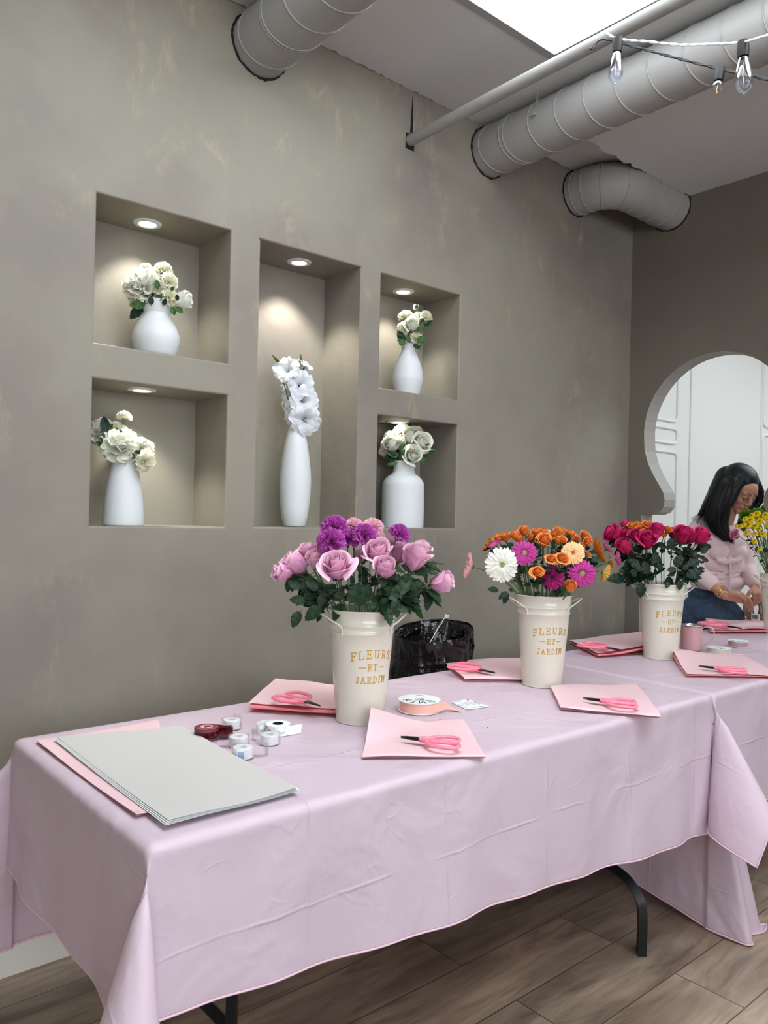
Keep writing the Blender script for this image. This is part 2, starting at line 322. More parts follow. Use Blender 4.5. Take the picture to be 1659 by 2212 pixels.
struct(MB().box((SX0+.001, SY0+.001, CZ-.003), (SX1-.001, SY1-.001, CZ+.04)).build('window_1', 'skylight_glow', smooth=False))
random.seed(9)                    # ragged plaster line where wall meets ceiling
xe = [BX0+.02*i for i in range(int((WX-BX0)/.02))]; ya = [WY-max(0, random.gauss(.003, .004)) for _ in xe]; m = MB()
m.grid([[(x, WY+.001, CZ-.0012), (x, y, CZ-.0012), (x, y-.0005, CZ)] for x, y in zip(xe, ya)]); struct(m.build('trim_9', 'plaster', smooth=False))
# unseen sides of the room, with glowing panes added as fill light
struct(MB().box((BX0-.1, FY0-.1, 0), (BX0, WY+.1, CZ)).build('wall_front', 'white_wall', smooth=False))
struct(MB().box((BX0, FY0-.1, 0), (8.2, FY0, CZ)).build('wall_right', 'white_wall', smooth=False))
struct(MB().box((-2.4, FY0+.005, .9), (-.3, FY0+.03, 2.5)).box((.1, FY0+.005, .9), (2.4, FY0+.03, 2.5)).build('fill_pane_right', 'fill_glow', smooth=False))  # added panes out of view, broad fill from behind the camera
struct(MB().box((BX0+.005, -2.6, .9), (BX0+.03, .9, 2.4)).build('fill_pane_front', 'fill_glow2', smooth=False))  # added pane out of view, weak fill along the room
# next room
struct(MB().box((WX+.1, 2.75, 0), (8.2, 2.85, CZ)).build('wall_panelled', 'white_wall', smooth=False))
struct(MB().box((8.1, FY0, 0), (8.2, 2.85, CZ)).box((WX+.09, WY-.0, 0), (WX+.11, 2.85, CZ)).build('wall_far', 'white_wall', smooth=False))
struct(MB().box((WX+.1, FY0, CZ), (8.2, 2.85, CZ+.06)).build('ceiling_next_room', 'white_wall', smooth=False))
struct(MB().box((4.4, -.2, CZ-.02), (7.2, 1.9, CZ-.005)).build('fill_pane_next_room', 'fill_glow_next_room', smooth=False))  # unseen glowing pane added to brighten the panelled wall
# panel mouldings: rails as rounded frames raised off the wall
PY = 2.75
def px_on(px, py): p = at_y(px, py, PY); return p[0], p[2]
def groove(pts, name='trim_2'):
    q = [(x, PY-.004, z) for x, z in pts]
    return MB().tube(q, .016, 8, flat=1.).build(name, 'white_wall')
xa, _ = px_on(1490, 950); xb, _ = px_on(1644, 900); xl, z1 = px_on(1462, 912); _, z2 = px_on(1462, 966); _, z3 = px_on(1644, 920); _, z4 = px_on(1640, 938)
k = 0
def panel(x0, x1, z0, z1, nm):
    r = .04; pts = []
    for cx, cz, a0 in ((x1-r, z1-r, 0), (x0+r, z1-r, pi/2), (x0+r, z0+r, pi), (x1-r, z0+r, 1.5*pi)):
        pts += [(cx+r*cos(a), PY-.002, cz+r*sin(a)) for a in np.linspace(a0, a0+pi/2, 6)]
    return struct(MB().tube(pts, .010, 8, closed=True).build(nm, 'white_wall'))
for q, (a, b, c, d) in enumerate(((xa, xb-.0, .25, 2.75), (xb+.035, xb+1.1, z3, 2.75), (xb+.035, xb+1.1, .25, z4), (xl-.75, xl, z1+.0, 2.75), (xl-.75, xl, z2+.02, z1-.05), (xl-.75, xl, .25, z2-.04))): panel(a, b, c, d, 'trim_%d' % (q+2))
struct(MB().box((BX0, WY-.014, 0), (WX, WY, .14)).build('baseboard_left', 'baseboard_white', smooth=False))

# ------------------------------------------------------------------ niche downlights
wh = ['upper left niche', 'lower left niche', 'tall middle niche', 'upper right niche', 'lower right niche']
for (i, nm), x, ztop, y in zip(enumerate(wh), (1.031, 1.012, 1.604, 2.128, 2.100), (2.205, 1.664, 2.205, 2.205, 1.664), (2.42, 2.39, 2.40, 2.412, 2.395)):
    t = thing('recessed_downlight', 'round recessed downlight in the top of the '+nm, 'light', (x, y, ztop), 'niche downlights')
    MB().lathe([(.026, .004), (.0265, -.003), (.030, -.006), (.043, -.004), (.0445, 0)], 40, (x, y, ztop)).build('trim_ring', 'ceramic', t)
    MB().lathe([(.0001, -.001), (.026, -.001)], 32, (x, y, ztop)).build('lens', 'led', t)
    ld = bpy.data.lights.new('downlight_lamp', 'SPOT'); ld.energy = SPOT_W*(1.7 if i in (2,) else 1.); ld.color = (1, .96, .86); ld.spot_size = rad(100); ld.spot_blend = .55; ld.shadow_soft_size = .025
    lo = bpy.data.objects.new('downlight_lamp', ld); COL.objects.link(lo); lo.parent = t; lo.location = (0, 0, -.012)

# ------------------------------------------------------------------ ducts, pipe
def duct(name, label, path, r, seams, gores=None):
    t = thing(name, label, 'air duct', path[0], 'white painted air ducts under the ceiling')
    P = np.array(path, float); MB().tube(P, r, 40).build('pipe', 'duct_paint', t)
    seg = np.r_[0, np.cumsum(np.linalg.norm(np.diff(P, axis=0), axis=1))]; s = MB()
    for a in seams:
        if a > seg[-1]: break
        c = np.array([np.interp(a, seg, P[:, k]) for k in range(3)]); c2 = np.array([np.interp(a+.01, seg, P[:, k]) for k in range(3)]); ax = c2-c
        if np.linalg.norm(ax) < 1e-6: continue
        F = frame(ax); off = .035                     # spiral seam: slightly slanted ring
        s.tube([c+F@np.array([(r+.0005)*cos(q), (r+.0005)*sin(q), off*(cos(q) if gores is None else 0)]) for q in np.linspace(0, 2*pi, 36, endpoint=False)], .0028, 6, closed=True)
    s.build('seam', 'duct_paint', t)
    return t
def gapring(t, c, axis, r):
    random.seed(int(c[0]*100)); F = frame(axis)
    MB().tube([np.array(c)+F@np.array([(r+random.uniform(.001, .006))*cos(q), (r+random.uniform(.001, .006))*sin(q), 0]) for q in np.linspace(0, 2*pi, 60, endpoint=False)], [random.uniform(.002, .005) for _ in range(60)], 5, closed=True).build('gap_shade_ring', 'gap_shade', t)  # solid black ring stands for the shade in the gap round the duct
DZ = 2.846
sm = [.09+.13*i for i in range(40)]
for x, lab in ((1.352, 'straight spiral duct nearest the left, above the niches'), (2.488, 'long straight spiral duct crossing the ceiling beside the skylight')):
    ys = np.linspace(WY+.02, FY0+.1, 60)
    t = duct('air_duct', lab, [(x, y, DZ) for y in ys], .102, sm+[.2 if x > 2 else .23]); gapring(t, (x, WY-.002, DZ), (0, 1, 0), .102)
    ang = MB(); yy = WY-.33
    ang.tube([(x-.085, yy, CZ), (x-.088, yy, DZ+.02)], .003, 6).box((x-.115, yy-.012, DZ+.0), (x-.085, yy+.012, DZ+.006)).build('hanger_rod', 'duct_paint', t)
x0 = 3.115; r = .2; y0, y1 = WY+.02, 2.075
pts = [(x0, y0, DZ), (x0, y1+.14, DZ)]+[(x0+.14-.14*cos(a), y1+.14-.14*sin(a), DZ) for a in np.linspace(0, pi/2, 9)][1:]+[(x, y1, DZ) for x in np.linspace(x0+.2, WX+.02, 8)]
t = duct('air_duct', 'elbow duct bending into the corner above the keyhole wall', pts, .102, [.05, .1, .16, .235, .31, .4, .48, .56], 1); gapring(t, (x0, WY-.002, DZ), (0, 1, 0), .102); gapring(t, (WX-.002, y1, DZ), (1, 0, 0), .102)
px_, pz_ = 2.034, 2.752
t = thing('sprinkler_pipe', 'thin white painted pipe running from the wall beside the skylight', 'pipe', (px_, WY, pz_))
MB().tube([(px_, WY+.01, pz_), (px_, 1., pz_+.004), (px_, FY0+.05, pz_+.01)], .0215, 20).build('pipe', 'duct_paint', t)
MB().box((px_-.022, WY-.002, pz_-.035), (px_+.022, WY+.002, pz_+.026)).add([(px_-.002, WY-.0015, pz_), (px_+.016, WY-.0015, pz_), (px_+.012, WY-.0015, CZ-.02), (px_+.009, WY-.0015, CZ-.02)], [(0, 1, 2, 3)]).build('gap_shade_patch', 'gap_shade', t)  # flat black patch on the wall stands for the shaded gap at the pipe

# ------------------------------------------------------------------ string lights
def sag(a, b, s, n=24):
    a, b = np.array(a), np.array(b); t = np.linspace(0, 1, n)[:, None]; return a+(b-a)*t-np.array([0, 0, 1.])*s*4*t*(1-t)
def string_light(label, pts, mat, bulbs, rad_=.0035):
    t = thing('string_lights', label, 'string lights', pts[0], 'string lights under the ceiling')
    P = spline(pts, 80); tw = MB()
    for k in (0, pi):
        Q = P+np.array([[.0022*cos(i*.9+k), .0022*sin(i*.9+k), .0022*cos(i*.9+k)] for i in range(len(P))]); tw.tube(Q, rad_*.62, 6)
    tw.build('cable', mat, t)
    for c, L, rb, tilt in bulbs:
        ax = np.array(tilt, float); ax /= np.linalg.norm(ax); F = frame(ax); s = MB(); s.lathe([(.001, 0), (.012, 0), (.013, .018), (.0115, .034), (.010, .035)], 16)
        s.tube([(0, .012, .006), (0, .018, .0), (0, .015, -.014), (0, .006, -.004)], .002, 5); so = s.xf(M4(F, c)).build('socket', 'wire_black', t)
        g = MB()
        pr = [(.009, .035), (.011, .042), (rb*.75, .035+L*.3), (rb, .035+L*.62), (rb*.93, .035+L*.82), (rb*.55, .035+L*.95), (.003, .035+L), (.0025, .039+L), (0.0001, .04+L)] if L > .06 else [(.008, .033)]+[(rb*sin(a), .033+rb*1.1-rb*1.1*cos(a)) for a in np.linspace(.5, pi-.01, 12)]
        b = g.lathe(pr, 24).xf(M4(F, c)).build('bulb', 'bulb_glass', so)
        MB().tube([(0, 0, .045), (.002, 0, .035+L*.5), (0, .001, .035+L*.75)], .0011, 5).xf(M4(F, c)).build('filament', 'filament', t)
DL = 1.75
def D(px, py, d): return at_d(px, py, d)
string_light('pale lit string light cable with two large clear teardrop bulbs', [D(1307, 70, 2.0), D(1336, 84, 1.98), D(1400, 90, 1.95), D(1470, 97, 1.9), D(1540, 95, 1.8), D(1603, 91, 1.7), D(1659, 76, 1.62), D(1800, 40, 1.5)], 'wire_white',
             [(D(1335, 84, 1.98), .078, .0185, (-.05, .02, -1)), (D(1605, 90, 1.7), .078, .020, (0, -.04, -1))])
string_light('black string light cable with one small round clear bulb', [D(1275, 104, 2.35), D(1283, 105, 2.35), D(1290, 90, 2.35), D(1310, 85, 2.34), D(1360, 98, 2.3), D(1460, 125, 2.2), D(1555, 149, 2.1), D(1659, 172, 2.0), D(1800, 205, 1.9)], 'wire_black',
             [(D(1556, 149, 2.1), .045, .014, (-.15, .05, -1))], .004)

# ------------------------------------------------------------------ tables and cloths
TZ = .74; TY0, TY1 = 1.205, 1.935
def table(x0, x1, lab):
    t = thing('folding_table', lab, 'table', ((x0+x1)/2, (TY0+TY1)/2, 0), 'folding tables')
    MB().box((x0, TY0, TZ-.047), (x1, TY1, TZ-.003)).build('tabletop', 'table_top', t, smooth=False)
    for sx, xx in ((1, x0+.27), (-1, x1-.27)):
        for y, sg in ((TY0+.045, 1), (TY1-.045, -1)):
            P = spline([(xx, y, .003), (xx, y, .02), (xx, y, .12), (xx, y+sg*.012, .165), (xx, y+sg*.055, .205), (xx, y+sg*.13, .225)], 40)
            MB().tube(P, .0175, 4).build('leg', 'table_black', t, sharp=30)
        MB().tube([(xx, TY0+.17, .225), (xx, TY1-.17, .225)], .016, 4).tube([(xx, TY0+.2, .225), (xx, TY0+.2, TZ-.05)], .014, 4).tube([(xx, TY1-.2, .225), (xx, TY1-.2, TZ-.05)], .014, 4).tube([(xx, (TY0+TY1)/2, .3), (xx+sx*.3, (TY0+TY1)/2, TZ-.05)], .01, 8).build('leg_frame', 'table_black', t, sharp=30)
    return t
TX0, TX1, TX2, TX3 = .545, 2.368, 2.405, 4.23
table(TX0, TX1, 'near folding table with black bent legs under the pink cloth'); table(TX2, TX3, 'far folding table hidden under the second pink cloth')
def teardrop(A, B, wob=0, n=400):
    P1, P2 = np.array([A if not isinstance(A, list) else 0, 0.]), np.array([0., B]); t = np.linspace(0, 1, n)[:, None]
    L = 3*(1-t)**2*t*P1*1.3+3*(1-t)*t*t*P2*1.3+wob*np.c_[np.sin(3*pi*t)*np.sin(pi*t), -np.sin(3*pi*t)*np.sin(pi*t)]
    if isinstance(A, list): L = spline(A, n); L = L[:, :2]
    for _ in range(25):
        L3 = np.c_[np.sin(np.hypot(L[:, 0], L[:, 1]))[:, None]*L/np.maximum(np.hypot(L[:, 0], L[:, 1]), 1e-9)[:, None], -np.cos(np.hypot(L[:, 0], L[:, 1]))]
        s = np.r_[0, np.cumsum(np.linalg.norm(np.diff(L3, axis=0), axis=1))]; L = L*(pi/2/s[-1])**.9
    return s/s[-1]*pi/2, L3
def drape(name, x0, x1, ov, corners, lab, seed=1, mat='pink_satin', ripples=None):
    # ov: dict of overhang functions; axes u along X, v along Y.
    rr = .014; L, Wd = x1-x0, TY1-TY0; lx, hx, ly, hy = ov
    st = .0085
    us = np.r_[np.linspace(-1, 0, 60)[:-1], np.linspace(0, L, 170), 1+L-1+np.linspace(0, 1, 80)[1:]]
    def split(n0, n1, n2, Lm): return [('lo', t) for t in np.linspace(1, 0, n0)[:-1]]+[('mid', t) for t in np.linspace(0, Lm, n1)]+[('hi', t) for t in np.linspace(0, 1, n2)[1:]]
    U = split(70, 190, 90, L); V = split(64, 60, 60, Wd); TD = {k: teardrop(*c) for k, c in corners.items()}
    P = np.zeros((len(U), len(V), 3)); UV = np.zeros((len(U), len(V), 2))
    rng = np.random.RandomState(seed); ph = rng.rand(12)*6.28
    def hang(s): # arc then down -> (outward, down)
        q = rr*pi/2
        return (rr*sin(s/rr), rr*(1-cos(s/rr))) if s < q else (rr, rr+(s-q))
    for i, (ku, tu) in enumerate(U):
        for j, (kv, tv) in enumerate(V):
            fu = tu/L if ku == 'mid' else (0 if ku == 'lo' else 1); fv = tv/Wd if kv == 'mid' else (0 if kv == 'lo' else 1)
            ox = (lx(fv) if ku == 'lo' else hx(fv))*tu if ku != 'mid' else 0; oy = (ly(fu) if kv == 'lo' else hy(fu))*tv if kv != 'mid' else 0
            X = x0+(tu if ku == 'mid' else (0 if ku == 'lo' else L)); Y = TY0+(tv if kv == 'mid' else (0 if kv == 'lo' else Wd)); sx = -1 if ku == 'lo' else 1; sy = -1 if kv == 'lo' else 1
            uu = (tu if ku == 'mid' else (-ox if ku == 'lo' else L+ox)); vv = (tv if kv == 'mid' else (-oy if kv == 'lo' else Wd+oy)); UV[i, j] = (uu, vv)
            if ku == 'mid' and kv == 'mid':
                z = TZ+.0015+.0009*sin(uu*9+ph[0])*sin(vv*7+ph[1]); P[i, j] = (X, Y, z); continue
            if ku != 'mid' and kv != 'mid' and ox > 0 and oy > 0:
                rho = math.hypot(ox, oy); th = math.atan2(ox, oy); q = rr*pi/2; T, D3 = TD[(ku, kv)]
                nx, ny = sin(th), cos(th)
                if rho < q: o, dn = rr*sin(rho/rr), rr*(1-cos(rho/rr)); p = np.array([nx*o, ny*o, -dn])
                else:
                    d = np.array([np.interp(th, T, D3[:, k]) for k in range(3)]); ex = rho-q
                    k_ = min(1, ex/.10); k_ = k_*k_*(3-2*k_); dd = d.copy(); dd[:2] *= (.45+.55*k_); dd[2] = -math.sqrt(max(0, 1-dd[0]**2-dd[1]**2))
                    p = np.array([nx*rr, ny*rr, -rr])+dd*ex
                P[i, j] = (X+sx*p[0], Y+sy*p[1], TZ+p[2]); 
            else:
                s = ox+oy; o, dn = hang(s)
                along = (uu if ox == 0 else vv); g = max(0, s-.05); L_ = L if ox == 0 else Wd; ed = min(1, min(along, L_-along)/.12) if 0 <= along <= L_ else 0
                sd = (0 if ox == 0 else 3)+(0 if (kv == 'lo' if ox == 0 else ku == 'lo') else 5)
                wv = (.009*sin(along*7.3+ph[sd % 12])+.006*sin(along*14.1+ph[(sd+1) % 12]+s*3)+.006*sin(along*27+ph[(sd+2) % 12]))*g/.4*ed+.012*g/.4
                if ox == 0: P[i, j] = (X, Y+sy*(o+wv), TZ-dn)
                else: P[i, j] = (X+sx*(o+wv*(.35 if (ku == 'hi') == (x0 < 1) else 1)), Y, TZ-dn)
    fl = P[..., 2] < .004; P[..., 2] = np.maximum(P[..., 2], .004+.0)
    m = MB(); m.grid(P); o = m.build(name, mat, sharp=False); me = o.data
    uvl = me.uv_layers.new(name='UVMap'); idx = np.zeros(len(me.loops), int); me.loops.foreach_get('vertex_index', idx); uvl.data.foreach_set('uv', UV.reshape(-1, 2)[idx].ravel())
    md = o.modifiers.new('thick', 'SOLIDIFY'); md.thickness = .0012; md.offset = 1
    # hem: a rolled edge all round
    ring = np.concatenate([P[:, 0], P[-1, 1:], P[-2::-1, -1], P[0, -2:0:-1]]); nrm = ring.copy()
    MB().tube(ring, .0026, 6, closed=True).build('hem', 'hem_pink', o)
    return tag(o, lab, 'tablecloth', 'pink tablecloths')
FOLD = [(0, 0, 0), (.2, 0, 0), (.39, .02, 0), (.43, .05, 0), (.38, .08, 0), (.22, .06, 0), (.10, .045, 0), (.12, .085, 0), (.20, .11, 0), (.14, .135, 0), (.05, .09, 0), (.02, .12, 0), (.05, .16, 0), (.01, .16, 0), (0, .08, 0), (0, 0, 0)]
FOLD2 = [(0, 0, 0), (.12, 0, 0), (.2, .06, 0), (.16, .12, 0), (.06, .06, 0), (.02, .12, 0), (.1, .2, 0), (.06, .26, 0), (0, .2, 0), (0, 0, 0)]
c1 = drape('tablecloth', TX0, TX1, (lambda v: .33-.03*v, lambda v: .74-.12*v, lambda u: .285+.145*u, lambda u: .50-.05*u),
      {('lo', 'lo'): (.62, .78), ('hi', 'lo'): (FOLD, 0), ('lo', 'hi'): (.6, .5), ('hi', 'hi'): (FOLD2, 0)}, 'pale pink satin cloth with creases draped over the near table', 3)
def c2build():
    return drape('tablecloth', TX2, TX3, (lambda v: .30, lambda v: .35, lambda u: .41, lambda u: .40),
      {('lo', 'lo'): (.3, .6), ('hi', 'lo'): (.6, .6), ('lo', 'hi'): (FOLD2, 0), ('hi', 'hi'): (.5, .5)}, 'pale pink satin cloth over the far table at the right edge', 9)
c2 = c2build()

# ------------------------------------------------------------------ buckets
def bucket(px, py, lab, rot=0):
    b = at_z(px, py, TZ+.003); az = math.atan2(b[1], b[0]); c = b+np.array([cos(az), sin(az), 0])*.062; H, R0, R1 = .292, .063, .0895
    t = thing('flower_bucket', lab, 'bucket', c, 'cream metal flower buckets'); R = lambda z: R0+(R1-R0)*z/H
    pr = [(.0001, .004), (R0-.004, .004), (R0-.001, 0), (R0+.001, .001), (R0+.0005, .004)]+[(R(z)+d, z) for z, d in ((.01, 0), (.1, 0), (.2, 0), (.232, 0), (.2335, .0016), (.235, .0022), (.2365, .0016), (.238, 0), (.2525, 0), (.254, .0016), (.2555, .0022), (.257, .0016), (.2585, 0), (.286, 0))]
    pr += [(R1+.001, H-.003), (R1+.0028, H-.001), (R1+.0028, H+.001), (R1+.001, H+.0025), (R1-.001, H+.001), (R1-.0012, H-.004), (R(.1)-.0015, .1), (R0-.003, .006), (.0001, .006)]
    MB().lathe(pr, 64, c).build('body', 'enamel', t, sharp=55)
    view = math.atan2(-c[1], -c[0])              # towards the camera
    side = view+rad(12)
    for s in (-1, 1):                            # wire handles: loops hanging off the rim at both sides
        a0 = side+s*(pi/2-.12); m = MB(); rr_ = R(.24)+.002
        def P(da, rad_, z): return (c[0]+rad_*cos(a0+da), c[1]+rad_*sin(a0+da), c[2]+z)
        m.tube(spline([P(-.62, R(.235)+.002, .232), P(-.62, R(.25)+.004, .252), P(-.45, R1+.012, .266), P(-.2, R1+.026, .281), P(0, R1+.031, .284), P(.2, R1+.026, .281), P(.45, R1+.012, .266), P(.62, R(.25)+.004, .252), P(.62, R(.235)+.002, .232)], 60), .0022, 8)
        m.build('handle', 'enamel', t)
    letters(t, c, view+rot, R)
    return t, c, H, R1
GL = {  # strokes in a unit box with serifs: (points, width factor)
 'F': (.8, [[(.2, 0), (.2, 1)], [(.03, 1), (.78, 1), (.78, .78)], [(.2, .52), (.58, .52)], [(.58, .62), (.58, .42)], [(.04, 0), (.4, 0)]]),
 'L': (.8, [[(.2, 0), (.2, 1)], [(.03, 1), (.38, 1)], [(.03, 0), (.76, 0), (.76, .25)]]),
 'E': (.8, [[(.2, 0), (.2, 1)], [(.03, 1), (.74, 1), (.74, .8)], [(.2, .52), (.56, .52)], [(.56, .62), (.56, .42)], [(.03, 0), (.78, 0), (.78, .22)]]),
 'U': (.9, [[(.18, 1), (.18, .3), (.26, .08), (.45, 0), (.64, .08), (.72, .3), (.72, 1)], [(.02, 1), (.34, 1)], [(.58, 1), (.88, 1)]]),
 'R': (.85, [[(.2, 0), (.2, 1)], [(.03, 1), (.5, 1), (.66, .92), (.7, .76), (.64, .58), (.5, .5), (.2, .5)], [(.42, .5), (.62, .18), (.74, 0), (.86, 0)], [(.04, 0), (.36, 0)]]),
 'S': (.7, [[(.62, .78), (.62, .9), (.5, .99), (.34, 1), (.18, .94), (.12, .78), (.2, .62), (.4, .52), (.58, .42), (.64, .24), (.58, .08), (.42, 0), (.24, .02), (.12, .1), (.12, .25)]]),
 'T': (.8, [[(.4, 0), (.4, 1)], [(.06, .8), (.06, 1), (.74, 1), (.74, .8)], [(.24, 0), (.56, 0)]]),
 'J': (.6, [[(.4, 1), (.4, .25), (.34, .06), (.2, 0), (.06, .06), (.04, .2)], [(.22, 1), (.58, 1)]]),
 'A': (.9, [[(.1, 0), (.44, 1), (.78, 0)], [(.22, .35), (.66, .35)], [(0, 0), (.24, 0)], [(.62, 0), (.9, 0)]]),
 'D': (.9, [[(.2, 0), (.2, 1)], [(.03, 1), (.42, 1), (.66, .86), (.76, .6), (.76, .4), (.66, .14), (.42, 0), (.03, 0)]]),
 'I': (.45, [[(.22, 0), (.22, 1)], [(.05, 1), (.4, 1)], [(.05, 0), (.4, 0)]]),
 'N': (.95, [[(.16, 0), (.16, 1), (.78, 0), (.78, 1)], [(.0, 1), (.2, 1)], [(.02, 0), (.32, 0)], [(.64, 1), (.92, 1)]]),
 'O': (.9, [[(.45, 1), (.2, .88), (.1, .5), (.2, .12), (.45, 0), (.7, .12), (.8, .5), (.7, .88), (.45, 1)]]),
 'K': (.9, [[(.2, 0), (.2, 1)], [(.75, 1), (.22, .45)], [(.36, .58), (.8, 0)]]), 'G': (.9, [[(.75, .8), (.6, .97), (.4, 1), (.2, .88), (.1, .5), (.2, .12), (.4, 0), (.65, .05), (.75, .2), (.75, .45), (.5, .45)]]),
 'P': (.8, [[(.2, 0), (.2, 1)], [(.03, 1), (.5, 1), (.68, .88), (.7, .72), (.62, .52), (.5, .46), (.2, .46)], [(.04, 0), (.36, 0)]]),
 '-': (1.3, [[(.1, .5), (1.2, .5)]]), ' ': (.25, [])}
def ribbon(m, pts, w, fn, th=.0006, mi=0):
    """flat stroke of width w along 2D pts mapped by fn(u, v, lift) -> 3D"""
    P = []
    for a, b in zip(pts[:-1], pts[1:]):
        k = max(1, int(math.hypot(b[0]-a[0], b[1]-a[1])/.003)); P += [(a[0]+(b[0]-a[0])*i/k, a[1]+(b[1]-a[1])*i/k) for i in range(k)]
    P.append(pts[-1]); P = np.array(P)
    if len(P) < 2: return
    T = np.gradient(P, axis=0); T /= np.linalg.norm(T, axis=1)[:, None]+1e-9; N = np.c_[-T[:, 1], T[:, 0]]*w/2
    P[0] -= T[0]*w/2; P[-1] += T[-1]*w/2
    G = [[fn(*(p-n_), 0), fn(*(p-n_), th), fn(*(p+n_), th), fn(*(p+n_), 0)] for p, n_ in zip(P, N)]; m.grid(np.array(G), mi)
def text_strokes(txt, h, gap):
    x = 0; out = []
    for ch in txt:
        wd, st = GL[ch]; out += [([(x+a*h*.95, b*h) for a, b in s]) for s in st]; x += wd*h+gap
    return out, x-gap
def letters(t, c, a_c, R):
    m = MB()
    for txt, h, gap, zc, arch, tw in (('FLEURS', .0205, .0062, .181, .0085, .118), ('-ET-', .0165, .0035, .151, 0, .072), ('JARDIN', .0165, .0048, .119, 0, .0835)):
        st, W = text_strokes(txt, h, gap); k = tw/W
        for s in st:
            q = [(((x-W/2)*k), y) for x, y in s]
            def fn(u, v, l, zc=zc, arch=arch, h=h):
                ang = a_c+u/R(zc); z = zc+v-h/2-arch*(u/(tw/2))**2*1.0+(arch*.5); r_ = R(z)+.0002+l; return (c[0]+r_*cos(ang), c[1]+r_*sin(ang), c[2]+z)
            ribbon(m, q, .0021 if txt != '-ET-' else .0019, fn)
    m.build('lettering', 'gold_paint', t, smooth=False)
BK = [bucket(777, 1568, 'cream metal bucket lettered FLEURS ET JARDIN holding pink roses', rad(23)), bucket(1170, 1487, 'cream metal bucket of gerbera daisies and small orange roses', rad(20)),
      bucket(1426, 1426, 'cream metal bucket of hot pink roses beside the pink mug', rad(29)), bucket(1682, 1372, 'cream metal bucket of yellow button flowers at the right edge', rad(2))]

# ------------------------------------------------------------------ flower prototypes (unit size, axis +Z, base at the origin)
def rose_mesh(name, mat, seed, n=19, opn=.5, wavy=.0):
    rg = random.Random(seed); m = MB(); rim = []
    for k in range(n):
        t = k/(n-1); ph = k*2.4+rg.uniform(-.15, .15); rb = .07+.36*t**.85; h = (.86+.10*sin(t*3.0)-.20*t*opn)*rg.uniform(.96, 1.04); wd = 1.75-.85*t; curl = max(0, t-.35)*opn*rg.uniform(.7, 1.4); G = []
        for u in np.linspace(-1, 1, 9):
            row = []
            for v in np.linspace(0, 1, 9):
                wv = .35+.65*sin(pi*min(v*.72+.10, .62)); hh = h*(1-.10*abs(u)**3); R = rb*min(1, (sin(min(v*1.15+.08, 1.)*pi/2))**.62)*(1-.22*(1-opn)*v*v)*(1-.5*(1-t)**1.5*v*v)
                q = max(0, (v-.68)/.32); R += curl*.30*q*q+.045*u+.02*u*u*v+wavy*.05*sin(u*6+ph)*v*v; a = ph+u*wd*wv
                z = hh*v*(1.+.0*u)-curl*.20*q*q-.05*u*u*v+(.05*q*(1-abs(u)) if t > .5 else 0)
                row.append((R*cos(a), R*sin(a), z))
            G.append(row)
        m.grid(G); rim += [max(abs(u)**6*.8*min(1, v*1.6), v**7)*min(1, .35+t*1.3) for u in np.linspace(-1, 1, 9) for v in np.linspace(0, 1, 9)]
    m.rim = rim; return m.mesh(name, mat)
def sepal_mesh(name, mat='stem'):
    m = MB()
    for k in range(5):
        a = k*2*pi/5; G = []
        for u in (-1, 0, 1):
            G.append([((.02+.22*sin(v*2.2))*cos(a)+u*.07*sin(pi*min(1, v+.15))*-sin(a), (.02+.22*sin(v*2.2))*sin(a)+u*.07*sin(pi*min(1, v+.15))*cos(a), -.06+.34*v-.12*v*v*v*2) for v in np.linspace(0, 1, 7)])
        m.grid(G)
    m.lathe([(.001, -.12), (.045, -.11), (.075, -.04), (.085, .03), (.06, .08)], 10); return m.mesh(name, mat)
def carn_mesh(name, mat, seed, n=58, flat=1., ruf=1., wid=1.):
    rg = random.Random(seed); m = MB()
    for k in range(n):
        t = (k+.5)/n; th = t**.6*1.75; az = k*2.39996+rg.uniform(-.2, .2); d = np.array([sin(th)*cos(az), sin(th)*sin(az), cos(th)*flat]); d /= np.linalg.norm(d)
        tw = rg.uniform(-1.2, 1.2); tg = np.array([-sin(az), cos(az), 0]); nr = np.cross(d, tg); T = tg*cos(tw)+nr*sin(tw); N = np.cross(d, T); L = (.50+.06*rg.random())*(1-.12*(1-t)); w_ = rg.uniform(.15, .21)*wid; p1 = rg.uniform(0, 6); G = []
        for u in np.linspace(-1, 1, 8):
            G.append([tuple(np.array([0, 0, .22])+d*(L*v*(1-.10*u*u+.03*math.copysign(1, sin(u*14+p1))*(v > .9)))+T*(u*w_*v**.8*(1.0))+N*(ruf*.055*sin(u*5.5+p1)*v*v+.02*v*sin(3*v+p1))) for v in np.linspace(.12, 1, 6)])
        m.grid(G)
    return m.mesh(name, mat)
def calyx_mesh(name, mat='stem'): return MB().lathe([(.001, -.16), (.05, -.15), (.085, -.05), (.09, .06), (.13, .14), (.10, .16)], 12).mesh(name, mat)
def gerb_mesh(name, mat, seed, layers=((30, 1., .02), (30, .93, .07), (24, .74, .11)), droop=.0, wd=.105):
    rg = random.Random(seed); m = MB()
    for n, L, z0 in layers:
        for k in range(n):
            a = (k+rg.uniform(-.25, .25))*2*pi/n; l = L*rg.uniform(.92, 1.03); dr = droop+rg.uniform(-.07, .07); G = []; w0 = wd*rg.uniform(.85, 1.1)*(L**.5)
            for u in (-1, -.5, 0, .5, 1):
                row = []
                for v in np.linspace(0, 1, 8):
                    r = .16+(l-.16)*v*(1-.05*abs(u)**2*v); w_ = w0*u*(.35+.75*sin(pi*min(v*.62+.06, .60)))*(1 if v < .92 else .62); z = z0+.12*sin(v*2.0)-(.13-dr*1.)*v*v+.02*abs(u)-.03*v*(1-u*u)
                    row.append((r*cos(a)-w_*sin(a), r*sin(a)+w_*cos(a), z))
                G.append(row)
            m.grid(G)
    return m.mesh(name, mat)
